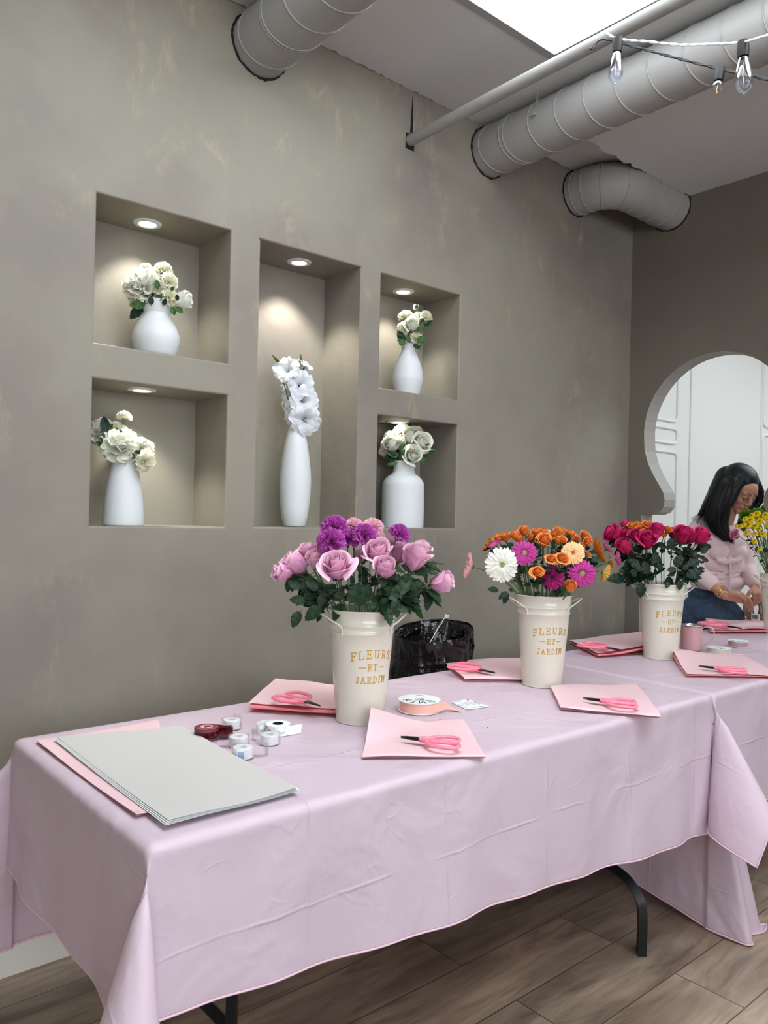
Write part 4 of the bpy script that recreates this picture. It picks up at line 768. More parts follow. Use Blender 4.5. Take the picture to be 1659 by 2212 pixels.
for (k, z, w_, dd, fc), lab in zip(L, ords([(l[0][0],) for l in L], 'white lily-like bloom, %s from the left in the tall niche')):
    flower(k, *zpx(z, *ZC), mm(w_*.72, .3165, depth(vz[2][0])-dd), dd, fc, vz[2], 'silk_lily', 'flower', lab, W, stem='stem_dark', nleaf=1 if z[1] > 1240 else 0, lf='leaf_silk', ls=.04, sr=.0013)
for x, y, tx, ty, lab in ((262, 955, 215, 905, 'closed green bud at the top left of the tall niche bunch'), (413, 965, 410, 900, 'closed green bud at the top right of the tall niche bunch')):
    d = depth(vz[2][0]); a, b = at_d(*zpx((x, y), *ZC), d), at_d(*zpx((tx, ty), *ZC), d); v0 = vz[2][0]+np.array([0, 0, .3]); t = thing('silk_bud', lab, 'flower bud', v0, W)
    MB().tube(bez([a, (a+b)/2, b], 8), [.003, .006, .0065, .006, .005, .004, .003, .001], 8).build('bud', 'leaf_silk', t); MB().tube(bez([a, a*.5+v0*.5, v0+np.array([0, 0, .08]), v0], 12), .0016, 6).build('stem', 'stem', t)
W = 'white silk flowers in the upper right niche'
bunch(vz[3], ZC, [('rw0', (1168, 700), 105, .03, (0, .9, .4), 'silk_ranunculus', 'flower', 'white ranunculus with rounded centre, upper right niche', 1), ('cw0', (1110, 720), 95, .02, (-.4, .8, .2), 'silk_carnation', 'flower', 'white carnation left of the ranunculus', 2), ('cw1', (1125, 640), 100, -.01, (-.2, .4, .9), 'silk_carnation', 'flower', 'cream carnation above and left of the ranunculus', 0), ('cw2', (1265, 645), 95, -.01, (.6, .4, .6), 'silk_carnation', 'flower', 'white carnation at the right of the upper right bunch', 2), ('cw3', (1200, 795), 90, .02, (.5, .8, 0), 'silk_carnation', 'flower', 'white carnation low on the right, upper right niche', 3),
                  ('rw3', (1195, 580), 42, -.01, (.1, .1, 1), 'silk_rosebud', 'flower bud', 'small white rosebud highest in the upper right niche', 0), ('rw3', (1210, 630), 45, -.02, (.1, .2, 1), 'silk_rosebud', 'flower bud', 'white rosebud just below the highest bud', 0), ('cw1', (1110, 825), 50, .01, (-.5, .7, 0), 'silk_carnation', 'flower', 'small white carnation by the mouth of the teardrop vase', 3), ('cw0', (1185, 655), 75, -.01, (0, .5, .8), 'silk_carnation', 'flower', 'cream carnation directly above the ranunculus', 0)], W, [(1130, 830, 1060, 750, 1), (1130, 830, 1070, 800, 1), (1150, 830, 1140, 770, 0), (1170, 830, 1225, 860, 4), (1190, 830, 1265, 775, 4), (1200, 760, 1250, 690, 3), (1270, 690, 1310, 670, 3), (1130, 830, 1075, 825, 7), (1195, 600, 1205, 560, 5), (1120, 780, 1075, 770, 1)])
W = 'white silk flowers in the lower right niche'
bunch(vz[4], ZC, [('rw0', (1172, 1588), 130, .05, (.1, .9, .2), 'silk_rose', 'flower', 'white rose lowest at the front of the lower right bunch', 1), ('rw1', (1235, 1500), 130, .02, (.5, .8, .3), 'silk_rose', 'flower', 'white rose at the right of the lower right bunch', 2), ('rw2', (1025, 1515), 120, .02, (-.4, .8, .4), 'silk_rose', 'flower', 'white rose at the left of the lower right bunch', 2), ('cw0', (1100, 1430), 130, -.02, (-.1, .4, .9), 'silk_hydrangea', 'flower', 'cream blossom at the top left of the lower right bunch', 0), ('cw1', (1195, 1440), 120, -.02, (.3, .4, .9), 'silk_hydrangea', 'flower', 'cream blossom at the top right of the lower right bunch', 0),
                  ('cw2', (1020, 1470), 110, -.02, (-.4, .4, .7), 'silk_hydrangea', 'flower', 'cream blossom at the upper left of the lower right bunch', 0), ('cw3', (1080, 1500), 90, .02, (-.1, .9, .4), 'silk_hydrangea', 'flower', 'small cream blossom beside the left white rose', 0), ('rw3', (1150, 1455), 110, .02, (0, .7, .7), 'silk_rose', 'flower', 'white rose at the top centre of the lower right bunch', 0), ('cw1', (975, 1560), 80, .0, (-.8, .5, 0), 'silk_hydrangea', 'flower', 'cream blossom drooping at the far left of its bunch', 4), ('cw2', (1265, 1550), 60, .0, (.8, .5, 0), 'silk_hydrangea', 'flower', 'small white blossom at the far right of its bunch', 4)], W, [(1090, 1610, 970, 1600, 8), (1090, 1600, 1000, 1570, 8), (1080, 1640, 1000, 1650, 8), (1150, 1600, 1140, 1645, 0), (1240, 1590, 1250, 1650, 9), (1090, 1580, 1110, 1500, 6), (1070, 1600, 1030, 1560, 8), (1120, 1600, 1100, 1540, 0)])

# ------------------------------------------------------------------ paper bundles and scissors
TOP = TZ+.0045
def sheet(m, quad, layers, gap, fold, lift, mi=0, seed=0, amp=.002, open_=.0):
    """one sheet folded back and forth; quad = near-left, near-right, far-right, far-left on the table; folds lie along the near and far edges; lift = corner heights nl, nr, fr, fl of the top layer"""
    rg = np.random.RandomState(seed); q = [np.array([p[0], p[1], 0.]) for p in quad]; n = 22; prof = []      # (v, z, layer)
    for k in range(layers):
        vs = np.linspace(0, 1, n) if k % 2 == 0 else np.linspace(1, 0, n); z = k*gap
        prof += [(v, z+open_*k*(1-abs(2*v-1))*.4, k) for v in vs]
        if k < layers-1:
            e = 1 if k % 2 == 0 else 0; s_ = 1 if e else -1; prof += [(e+s_*fold*sin(a), z+gap*.5*(1-cos(a)), k+.5) for a in (pi*.25, pi*.5, pi*.75)]
    G = []; ph = rg.rand(6)*6
    for u in np.linspace(0, 1, 26):
        row = []
        for v, z, k in prof:
            a = q[0]*(1-u)+q[1]*u; b = q[3]*(1-u)+q[2]*u; vc = min(1, max(0, v)); p = a*(1-v)+b*v; kk = (k+1)/layers
            def L4(nl, nr, fr, fl): return nl*max(0, 1-u*1.8-vc*1.8)**1.4+nr*max(0, 1-(1-u)*1.8-vc*1.8)**1.4+fr*max(0, 1-(1-u)*1.3-(1-vc)*1.3)**1.5+fl*max(0, 1-u*1.6-(1-vc)*1.4)**1.3
            zz = z+L4(*lift)*(.35+.65*kk)+amp*kk*(sin(u*6+ph[0])*sin(vc*5+ph[1])+1)+.0006*k*sin(u*9+ph[2]*k)
            row.append((p[0]+.0015*k*sin(ph[3]+k), p[1]+.0015*k*cos(ph[4]+k), TOP+zz))
        G.append(row)
    m.grid(G[::-1] if layers % 2 == 0 else G, mi)
def P2(px, py, z=TZ): p = at_z(px, py, z); return (p[0], p[1])
G_ = 'folded pink paper bundles set out on the tables'
def paper(lab, quad_px, layers, gap, lift, seed, fold=.008, mat='paper_pink', open_=0.0, group=G_):
    q = [P2(*p) for p in quad_px]; c = (sum(p[0] for p in q)/4, sum(p[1] for p in q)/4, TZ); m = MB(); sheet(m, q, layers, gap, fold, lift, seed=seed, open_=open_)
    o = m.build('pink_paper' if mat == 'paper_pink' else 'wrapping_sheet', mat, sharp=False); return tag(o, lab, 'paper', group)
def scissor_proto():
    t = thing('scissors', 'x', 'scissors', (0, 0, 0), 'pink handled scissors on the paper bundles'); ks = []
    for s, L, wd_, off in ((1, .096, .038, .020), (-1, .086, .036, .018)):       # handle loops behind the pivot (-X side)
        pts = [(.006, s*.004, .009), (-.012, s*.009, .009), (-.028, s*.006+s*.002, .009), (-.05, s*.006, .009), (-L+.012, s*.008, .009), (-L, s*.018, .009), (-L+.006, s*(wd_+.004), .009), (-L+.03, s*(wd_+.009), .009), (-.038, s*(wd_+.004), .009), (-.022, s*(wd_-.008), .009), (-.014, s*.013, .009)]
        loop = spline(pts[2:]+[(-.020, s*.0085, .009)], 60, closed=True); m = MB().tube(loop, .0042, 10, closed=True, flat=1.25).tube(spline([(-.024, s*.012, .009), (-.012, s*.008, .009), (.006, s*.003, .009)], 16), .0062, 10)
        ks.append(m.build('handle', 'scissor_pink', t, local=True))
        b = MB(); y0 = -s*.0008
        b.prism([(.0, -s*.009+y0), (.012, -s*.0095+y0), (.034, -s*.0065+y0), (.056, -s*.0002+y0), (.034, s*.002+y0), (.0, s*.004+y0)][::(1 if s < 0 else -1)], .0088 if s > 0 else .0062, .0112 if s > 0 else .0086)
        ks.append(b.build('blade', 'blade', t, local=True, smooth=False))
    ks.append(MB().lathe([(.0045, .010), (.0045, .0125), (.003, .0135), (.0001, .0135)], 16, (.006, 0, 0)).build('screw', 'steel', t, local=True)); reg(t, *ks); return t
SCP = None
def scissors(lab, tip, end, z=0.0, scale=None):
    global SCP
    a = at_z(*tip, TZ+z+.008); b = at_z(*end, TZ+z+.008); d = a-b; L = np.linalg.norm(d[:2]); rz = math.atan2(d[1], d[0]); s = L/.150; org = b+d*(.092/.150)
    if SCP is None: o = SCP = scissor_proto()
    else: o = dup(SCP)
    o['label'] = lab; o.location = (org[0], org[1], TOP+z); o.rotation_euler = (0, 0, rz); o.scale = (s, s, s); o.name = 'scissors'
    return o
# first table: front of the first bucket
paper('pink paper bundle in front of the first bucket, its corner curled up', [(781, 1643), (1048, 1642), (1000, 1562), (800, 1575)], 3, .0022, (0, 0, 0, .045), 1)
scissors('pink scissors lying in front of the pink rose bucket, blades pointing left', (864, 1596), (992, 1611), .012)
paper('pink paper bundle behind and left of the first bucket', [(540, 1541), (740, 1552), (762, 1500), (598, 1487)], 4, .0065, (.004, 0, 0, .006), 2, .012, open_=.004)
scissors('pink scissors on the paper left of the pink rose bucket', (693, 1530), (612, 1505), .029)
paper('pink paper bundle near the black bin, between two buckets', [(1004, 1476), (1160, 1476), (1170, 1430), (957, 1438)], 3, .0065, (.0, 0, 0, .0), 3, .012)
scissors('pink scissors on the paper nearest the black bin', (1071, 1458), (981, 1440), .018)
paper('pink paper bundle at the front right edge of the near table', [(1211, 1538), (1428, 1556), (1376, 1486), (1190, 1492)], 3, .0035, (.004, 0, 0, .004), 4, .012, open_=.004)
scissors('pink scissors in front of the gerbera bucket, blades pointing left', (1258, 1512), (1374, 1526), .014)
paper('pink paper bundle behind the third bucket on its left side', [(1290, 1424), (1400, 1415), (1386, 1380), (1230, 1395)], 4, .0065, (0, .022, .01, 0), 5, .012)
scissors('pink scissors on the paper left of the hot pink rose bucket', (1345, 1409), (1258, 1394), .025)
paper('pink paper bundle at the right edge in front of the ribbon spools', [(1482, 1465), (1685, 1468), (1600, 1420), (1448, 1422)], 4, .003, (.0, 0, 0, .030), 6, .010)
scissors('pink scissors at the right edge on the frontmost far-table bundle', (1508, 1442), (1612, 1454), .014)
paper('pink paper bundle between the mug and the person', [(1535, 1370), (1665, 1370), (1640, 1340), (1520, 1345)], 4, .006, (0, 0, 0, 0), 7, .012)
scissors('pink scissors behind the handle of the pink mug', (1603, 1362), (1522, 1348), .022)
paper('large pink sheet folded under the pale wrapping paper', [(295, 1772), (395, 1740), (342, 1564), (80, 1608)], 3, .0018, (.003, 0, 0, 0), 8, .006, group=None)
for k in range(4):
    o_ = k*1.2
    paper(['lowest pale white sheet of the wrapping stack, only its edge showing', 'second lowest pale sheet of the wrapping stack on the near table', 'pale sheet just beneath the topmost wrapping sheet', 'topmost large pale grey wrapping sheet on the near end of the table'][k], [(358+o_*1.6, 1801-o_*1.0), (648-o_*2, 1722+o_*.6), (386+o_*1.6, 1580+o_*.6), (117+o_*1.5, 1611-o_*.5)], 1, .001, (.001*k, .0015*k, .001, .001), 20, mat='paper_pale' if k == 3 else 'tissue_edge', group='pale wrapping sheets in one stack').location.z = .0066+.0012*k
# ------------------------------------------------------------------ tape, ribbon, spools
def along(px, py, r): p = at_z(px, py, TZ); az = math.atan2(p[1], p[0]); return p+np.array([cos(az), sin(az), 0])*r
def dispenser(lab, px, py, rz, case='clear_plastic', tape='tape_white', sc=1.15, label=False, group='small clear tape dispensers'):
    c = along(px, py, .02*sc); z0 = TOP-.0005; t = thing('tape_dispenser', lab, 'tape dispenser', (c[0], c[1], z0), group, rz); H = .022*sc
    def out(d): # snail outline: circle with a nose
        pts = []
        for a in np.linspace(rad(20), rad(320), 26): pts.append(((.0225+d)*sc*cos(a), (.0225+d)*sc*sin(a)))
        return pts+[(.030*sc, (-.0225-d)*sc*.95), ((.043+d)*sc, (-.0215-d)*sc), ((.044+d)*sc, -.010*sc), (.032*sc, -.004*sc), (.026*sc, .004*sc)]
    m = MB(); A, B = out(0), out(-.0016)
    n = len(A); m.add([(x, y, 0) for x, y in A]+[(x, y, H) for x, y in A], [(i, (i+1) % n, n+(i+1) % n, n+i) for i in range(n)]+[tuple(range(n))[::-1]]); m.add([(x, y, H) for x, y in A], [tuple(range(n))])
    m.build('case', case, t, local=True, smooth=False)
    r = MB().lathe([(.009*sc, .002), (.0185*sc, .002), (.0185*sc, H-.003), (.0185*sc-.001, H-.002), (.0095*sc, H-.002), (.009*sc, H-.003), (.009*sc, .002)], 40).build('tape_roll', tape, t, local=True)
    MB().lathe([(.0088*sc, .002), (.0088*sc, H-.0015), (.0078*sc, H-.0015), (.0078*sc, .002)], 24, mod=lambda a: 1+.1*sin(6*a)).build('core', 'tape_core', t, local=True)
    MB().box((.040*sc, -.0205*sc, .001), (.0435*sc, -.0105*sc, H+.0015)).build('cutter', 'steel' if case != 'clear_plastic' else case, t, local=True, smooth=False)
    if label:
        g = MB(); a0 = rad(-(rz*57.3)+math.degrees(math.atan2(-c[1], -c[0]))-12)
        for i in range(6): pass
        g.grid([[(.0229*sc*cos(a0+u), .0229*sc*sin(a0+u), z) for z in (.002, H-.001)] for u in np.linspace(-.26, .26, 7)]); g.build('label', 'label_white', t, local=True)
        g = MB()
        for ix in range(4):
            for iz in range(9):
                u = -.2+ix*.12+(.03 if iz % 2 else 0); z = .0028+iz*.0021; g.grid([[(.0231*sc*cos(a0+u+d), .0231*sc*sin(a0+u+d), z+e) for e in (0, .0016)] for d in (0, .09)])
        g.build('label_print', 'blue_label', t, local=True)
    return t
dispenser('maroon topped tape dispenser left of the clear ones', 446, 1606, rad(-10), 'maroon_plastic', 'tape_white', 1.28, group=None)
mt = bpy.data.objects['tape_dispenser']; H_ = .022*1.28
MB().lathe([(.0001, H_+.0006), (.0265, H_+.0006), (.0290, H_-.001), (.0293, H_-.006)], 40).build('lid', 'maroon', mt, local=True); MB().lathe([(.0001, H_+.0011), (.0145, H_+.0011)], 24).build('sticker', 'ribbon_cream', mt, local=True)
MB().lathe([(.0293, .001), (.0293, .006)], 40).build('base_ring', 'maroon', mt, local=True)
g = MB()
for q in range(9): a = q*.5; ribbon(g, [(.008+.002*sin(a), -.008+q*.0018), (.001*cos(a*3), -.007+q*.0018), (-.008+.001*q*.3, -.008+q*.0018)][::1], .0009, lambda u, v, l: (u, v, H_+.0012+l))
g.build('print', 'maroon', mt, local=True)
dispenser('clear tape roll standing behind the maroon dispenser', 500, 1583, rad(60)); dispenser('clear tape dispenser behind the one with the blue label', 515, 1622, rad(170)); dispenser('clear tape dispenser with a small blue patterned label', 524, 1648, rad(5), label=True, sc=1.18); dispenser('clear tape dispenser nearest the sticker roll', 582, 1617, rad(125))
c = along(600, 1594, .024); t = thing('sticker_roll', 'white roll of printed round stickers with a loose curling end', 'sticker roll', (c[0], c[1], TOP)); H = .024
MB().lathe([(.011, .0), (.030, .0), (.030, H), (.011, H), (.011, 0)], 48, c=(0, 0, 0)).build('roll', 'label_white', t, local=True, sharp=30); MB().lathe([(.0112, .001), (.0108, H+.0004), (.0135, H+.0004)], 32).build('core', 'black', t, local=True)
vv = np.array([-c[0], -c[1]]); va = math.atan2(vv[1], vv[0])
def strip(pts, z0, z1, nm, mat, parent, lean=0):
    P = spline([(x, y, 0) for x, y in pts], 50); return MB().grid([[(x, y, z0), (x+lean*.3, y, (z0+z1)/2), (x+lean, y, z1)] for x, y, _ in P]).build(nm, mat, parent, local=True)
ca, sa = cos(va), sin(va)
def loc(f, r): return (f*ca+r*sa, f*sa-r*ca)       # f towards camera, r = to its left (+)
s1 = strip([loc(-.01, .030), loc(.012, .040), loc(.004, .052), loc(-.018, .050), loc(-.034, .036), loc(-.040, .012)], .001, H-.001, 'loose_end', 'label_white', t)
s2 = strip([loc(.0302, .004), loc(.024, -.022), loc(.012, -.042), loc(.003, -.056)], .0008, H-.001, 'loose_end', 'label_white', t, .004)
g = MB(); rg = random.Random(5)
for aa in (.55, -.45, -1.1):
    a0 = va+aa; 
    for q in range(5):
        pts = [(rg.uniform(-.007, .007), rg.uniform(.004, H-.004))]
        for _ in range(3): pts.append((pts[-1][0]+rg.uniform(-.004, .004), min(H-.003, max(.003, pts[-1][1]+rg.uniform(-.005, .005)))))
        ribbon(g, pts, .0007, lambda u, v, l: ((.0304+l)*cos(a0+u/.03), (.0304+l)*sin(a0+u/.03), v), .0003)
g.build('print', 'purple_print', t, local=True)
def spool(lab, px, py, r, h, rib, seed, text='', tail=None, sleeve=False):
    c = along(px, py, r); t = thing('ribbon_spool', lab, 'ribbon spool', (c[0], c[1], TOP), 'ribbon spools on the tables'); va = math.atan2(-c[1], -c[0])
    MB().lathe([(.0001, 0), (r, 0), (r, .0012), (r*.9, .0014)], 56).build('bottom_flange', 'label_white', t, local=True)
    MB().lathe([(r*.93, .0014), (r*.94, h*.5), (r*.93, h-.0014)], 56).build('ribbon', rib, t, local=True)
    MB().lathe([(r*.9, h-.0014), (r, h-.0012), (r, h), (r*.27, h), (r*.26, h-.008)], 56).build('top_flange', 'label_white', t, local=True, sharp=30); MB().lathe([(r*.26, .002), (r*.26, h-.002)], 24).lathe([(.0001, .0016), (r*.26, .0016)], 24).build('core', 'ceramic', t, local=True)
    g = MB(); st, W = text_strokes(text, r*.42, r*.10); k = min(1, r*1.7/W)
    # printed letters curve round the label, upside down to the camera
    for s_ in st:
        ribbon(g, [((x-W/2)*k, y) for x, y in s_], r*.05, lambda u, v, l: ((r*.42+v*.95)*cos(va+u/(r*.62)), (r*.42+v*.95)*sin(va+u/(r*.62)), h+.0002+l), .0002)
    for q in range(12): ribbon(g, [(-r*.16+q*r*.028, -.2*r), (-r*.16+q*r*.028, -.2*r-r*.13)], r*.012, lambda u, v, l: ((v-r*.5)*cos(va)-u*sin(va), (v-r*.5)*sin(va)+u*cos(va), h+.0002+l), .0002)
    g.build('label_print', 'black', t, local=True, smooth=False)
    if tail: 
        pts = tail(va, r); G = []
        for p, w0, tz in pts: G.append([(p[0], p[1], max(.0008, tz)), (p[0]+w0[0], p[1]+w0[1], max(.0008, tz+w0[2]))])
        Gs = np.array(G); A = spline(Gs[:, 0], 40); B = spline(Gs[:, 1], 40); MB().grid([[a, (a+b)/2, b] for a, b in zip(A, B)]).build('ribbon_tail', rib, t, local=True)
    return t
def tail1(va, r):
    def q(f, l): return (f*cos(va)-l*sin(va), f*sin(va)+l*cos(va))        # l<0 = image right
    h = .026; return [(q(r*.93, .0), (0, 0, h*.95), .001), (q(r*.72, r*.6), (0, 0, h*.95), .002), (q(r*.45, r*1.0), (0, 0, h*.9), .006), (q(r*.2, r*1.25), (.004, .004, h*.7), .008), (q(.0*r, r*1.5), (.012, .012, .004), .004), (q(.2*r, r*1.95), (.010, .016, .001), .0012)]
spool('peach satin ribbon spool with a loose tail, right of the first bucket', 905, 1549, .059, .030, 'ribbon_peach', 1, 'KING', tail1)
spool('cream ribbon spool beside the mug, nearest the camera', 1553, 1416, .048, .021, 'ribbon_cream', 2, 'ON')
spool('mauve ribbon spool behind the cream one at the far right', 1594, 1401, .042, .024, 'ribbon_mauve', 3, 'KING')
# printed card
q = [P2(975, 1521), P2(1010, 1537), P2(1057, 1530), P2(1010, 1513)]; m = MB(); m.add([(x, y, TOP) for x, y in q]+[(x, y, TOP+.0006) for x, y in q], [(0, 1, 2, 3), (7, 6, 5, 4), (0, 4, 5, 1), (1, 5, 6, 2), (2, 6, 7, 3), (3, 7, 4, 0)])
cr = tag(m.build('printed_card', 'label_white', smooth=False), 'small white printed card lying beside the peach ribbon tail', 'card'); g = MB(); rg = random.Random(2); Q = [np.array([*p, TOP+.0007]) for p in q]
def cardfn(u, v, l): p = Q[0]*(1-u)*(1-v)+Q[1]*u*(1-v)+Q[2]*u*v+Q[3]*(1-u)*v; return (p[0], p[1], p[2]+l)
def rib2(pts, w): 
    G = []; P = np.array(pts); T = np.gradient(P, axis=0); N = np.c_[-T[:, 1], T[:, 0]]/(np.linalg.norm(T, axis=1)[:, None]+1e-9)*w/2; g.grid([[cardfn(*(p-n_), .0002), cardfn(*(p+n_), .0002)] for p, n_ in zip(P, N)])
for k in range(26):
    e = k % 4; s_ = rg.random(); u, v = [(s_, .1), (s_, .9), (.1, s_), (.9, s_)][e]; a0 = rg.uniform(0, 6); rib2([(u+.05*cos(a0+i), v+.07*sin(a0+i*1.2)) for i in range(5)], .02)
for k in range(4): rib2([(.3+.1*k, .25+.055*i+(.03 if i % 2 else 0)) for i in range(10)], .03)
g.build('print', 'print_grey', cr, local=True, smooth=False)
# mug
c = along(1493, 1409, .042); MH = .103; t = thing('mug', 'large pale pink metal mug with a steel rim and looped handle', 'mug', (c[0], c[1], TOP)); va = math.atan2(-c[1], -c[0])
MB().lathe([(.0001, .002), (.040, .0), (.0425, .002), (.043, .01), (.043, MH-.004)]+[(.0415, MH-.004), (.0415, .01), (.0001, .006)], 56).build('body', 'mug_pink', t, local=True, sharp=50); MB().lathe([(.0432, MH-.005), (.0442, MH-.003), (.0442, MH+.001), (.0425, MH+.002), (.0413, MH), (.0413, MH-.02)], 56).build('rim', 'steel', t, local=True)
ha = va+rad(72); hp = spline([(.042, 0, MH-.012), (.060, 0, MH-.004), (.080, 0, MH-.006), (.091, 0, MH-.022), (.086, 0, MH-.048), (.066, 0, .032), (.043, 0, .020)], 40)
MB().grid([[(p[0]*cos(ha)-w_*sin(ha)+o_*0, p[0]*sin(ha)+w_*cos(ha), p[2]+zz) for w_, zz in ((-.008, 0), (-.008, .006), (.008, .006), (.008, 0))] for p in hp], cv=True).build('handle', 'mug_pink', t, local=True)
# ------------------------------------------------------------------ bin with black bag
bc = at_y(937, 1388, 2.105); cx_, cy_, zr = bc[0], 2.105, .845
rg = np.random.RandomState(3); t = thing('waste_bin', 'round bin lined with a shiny black bag behind the near table', 'bin', (cx_, cy_, 0)); R_ = .147
MB().lathe([(.0001, .005), (.12, .005), (.135, zr-.03), (.131, zr-.03), (.118, .02), (.0001, .02)], 40).build('drum', 'table_black', t, local=True)
m = MB(); G = []; va_b = math.atan2(-cy_, -cx_)-.5; TH = np.linspace(0, 2*pi, 144, endpoint=False); ph = rg.rand(8)*6
for r_, z, am in ((.141, .42, .006), (.146, .50, .009), (.145, .58, .010), (.146, .64, .010), (.144, .70, .009), (.141, .75, .007), (.143, .79, .005), (.1455, .83, .003), (R_, .855, .002), (R_+.002, zr, .001), (R_-.003, zr+.003, .001), (R_-.009, zr-.004, .002), (R_-.014, zr-.04, .006), (R_-.024, zr-.09, .012), (R_-.04, zr-.13, .014), (R_-.08, zr-.15, .01), (.0002, zr-.13, 0)):
    G.append([((r_+am*(sin(9*a+ph[0]+z*31)+.6*sin(17*a+ph[1]-z*50)+.5*sin(29*a+ph[2]+z*20)))*cos(a), (r_+am*(sin(9*a+ph[0]+z*31)+.6*sin(17*a+ph[1]-z*50)+.5*sin(29*a+ph[2]+z*20)))*sin(a), z+am*.5*sin(7*a+ph[3])+.024*min(1, max(0, (z-.6)/.2))*(-cos(a-va_b))) for a in TH])
m.grid(G, cv=True); bg = m.build('bin_bag', 'bin_bag', t, local=True, sharp=80)
a0 = at_y(925, 1395, 2.10); a1 = at_y(962, 1332, 2.16); t = thing('plastic_sleeve', 'clear crumpled plastic sleeve sticking up out of the black bin', 'plastic wrapper', a0, None); m = MB()
for s_ in (0, 1):
    G = []
    for u in np.linspace(0, 1, 9):
        G.append([tuple(a0*(1-v)+a1*v+np.array([(.10*u-.02)*(1-v*.75), .01*sin(u*5+s_*2), -.05*u*(1-v)+.014*sin(u*6+v*4)])) for v in np.linspace(0, 1.0, 9)])
    m.grid(G)
m.build('film', 'clear_plastic', t); MB().tube([a0, (a0+a1)/2+np.array([0, 0, .004]), a1], .0012, 5).grid([[tuple(a1+np.array([x, y, z])) for x, y, z in ((0, 0, .012), (-.004, 0, -.008))], [tuple(a1+np.array([x, y, z])) for x, y, z in ((.012, .003, .004), (.006, 0, -.006))], [tuple(a1+np.array([x, y, z])) for x, y, z in ((.022, .0, .006), (.018, 0, -.004))]]).build('folded_tip', 'label_white', t)
# ------------------------------------------------------------------ twine hank
pb = at_z(1640, 1345, TZ); D0 = depth(pb)-.06; t = thing('twine_hank', 'tan paper twine hank with a barcode tag in the persons hands', 'twine', pb); m = MB(); rg = random.Random(8); ctr = at_d(1634, 1316, D0)
rt = np.array([sin(math.atan2(pb[1], pb[0])), -cos(math.atan2(pb[1], pb[0])), 0]); tc_ = -np.array([pb[0], pb[1], 0])/math.hypot(pb[0], pb[1])
for k in range(46):
    w_, h_ = rg.uniform(.022, .052), rg.uniform(.05, .075); o1, o2, tw = rg.uniform(-.022, .022), rg.uniform(-.022, .022), rg.uniform(-.25, .25); P = []
    for i in range(11):
        a = 2*pi*i/11; x = w_*cos(a)+o1; z = h_*sin(a)*(1 if sin(a) > 0 else .8); P.append(ctr+rt*(x*cos(tw)-z*sin(tw))+np.array([0, 0, 1])*(max(x*sin(tw)+z*cos(tw)-.004, -.064))+tc_*(o2+rg.uniform(-.006, .006)+.012*sin(a*2)))
    m.tube(spline(P, 44, closed=True), .0022, 5, closed=True)
m.build('strands', 'twine', t)
def cardq(px, py, w, h, d): c_ = at_d(px, py, d); return [c_+rt*(sx*w/2)+np.array([0, 0, 1.])*(sz*h/2) for sx, sz in ((-1, -1), (1, -1), (1, 1), (-1, 1))]
qd = cardq(1632, 1333, .040, .034, D0-.034); MB().add(qd+[p-tc_*.001 for p in qd], [(0, 1, 2, 3), (7, 6, 5, 4), (0, 4, 5, 1), (1, 5, 6, 2), (2, 6, 7, 3), (3, 7, 4, 0)]).build('tag', 'label_white', t, smooth=False)
g = MB(); 
for k in range(11): 
    q0 = qd[0]*(1-(k+1.2)/14)+qd[1]*((k+1.2)/14)+tc_*.0004; q1 = q0+(rt*.0013*(1+k % 2)); g.add([q0+np.array([0, 0, .006]), q1+np.array([0, 0, .006]), q1+np.array([0, 0, .028]), q0+np.array([0, 0, .028])], [(0, 1, 2, 3)])
g.build('barcode', 'black', t, smooth=False)
# crumbs on the cloth
for px, py, lab in ((950, 1558, 'tiny dark speck on the cloth left of the card'), (1053, 1575, 'tiny dark speck on the cloth right of the near bundle')):
    p = at_z(px, py, TZ); tag(MB().ell((p[0], p[1], TOP), (.002, .0014, .001), n=4).build('leaf_scrap', 'black'), lab, 'scrap')

# ------------------------------------------------------------------ the person
DW = 4.27
def W(px, py, dd=0.): return at_d(px, py, DW-dd)
_p = W(1570, 1150); _a = math.atan2(_p[1], _p[0]); wr = np.array([sin(_a), -cos(_a), 0]); wt = -np.array([cos(_a), sin(_a), 0]); wu = np.array([0, 0, 1.]); WB = np.array([wr, wt, wu]).T
def cap(m, p0, p1, r0, r1, sq=(1, 1), n=14):
    p0, p1 = np.array(p0), np.array(p1); d = p1-p0; L = np.linalg.norm(d); F = frame(d/L, face=wt if abs((d/L)@wt) < .9 else wu); G = []
    pr = [(r0*cos(a), r0*sin(a)) for a in np.linspace(-pi/2+.01, 0, 5)]+[(r1*cos(a), L+r1*sin(a)) for a in np.linspace(0, pi/2-.01, 5)]
    for r, z in pr: G.append([p0+F@np.array([r*cos(t)*sq[0], r*sin(t)*sq[1], z]) for t in np.linspace(0, 2*pi, n, endpoint=False)])
    k = m.n; m.grid(np.array(G), cv=True); m.f += [tuple(range(k+n-1, k-1, -1)), tuple(range(m.n-n, m.n))]; m.mi += [0, 0]
def chain(m, pts, sq=(1, 1)):
    for a, b in zip(pts[:-1], pts[1:]): cap(m, a[0], b[0], a[1], b[1], sq)
def blob(m, name, mat, parent, voxel, smooth=6, f=.6):
    o = m.build(name, mat, parent, sharp=False); rm = o.modifiers.new('r', 'REMESH'); rm.mode = 'VOXEL'; rm.voxel_size = voxel; rm.use_smooth_shade = True; sm_ = o.modifiers.new('s', 'SMOOTH'); sm_.iterations = smooth; sm_.factor = f; return o
foot = W(1550, 1330); foot[2] = 0
per = thing('person', 'person with long black hair in a pink cardigan and jeans holding twine behind the table', 'person', foot)
SHR, ELR, WRR = W(1513, 1138, .02), W(1504, 1232, .07), W(1567, 1287, .20); SHL, ELL, WRL = W(1606, 1146, .0), W(1613, 1224, .02), W(1631, 1266, .13)
NK, HC = W(1562, 1128, .04), W(1596, 1058, .10)
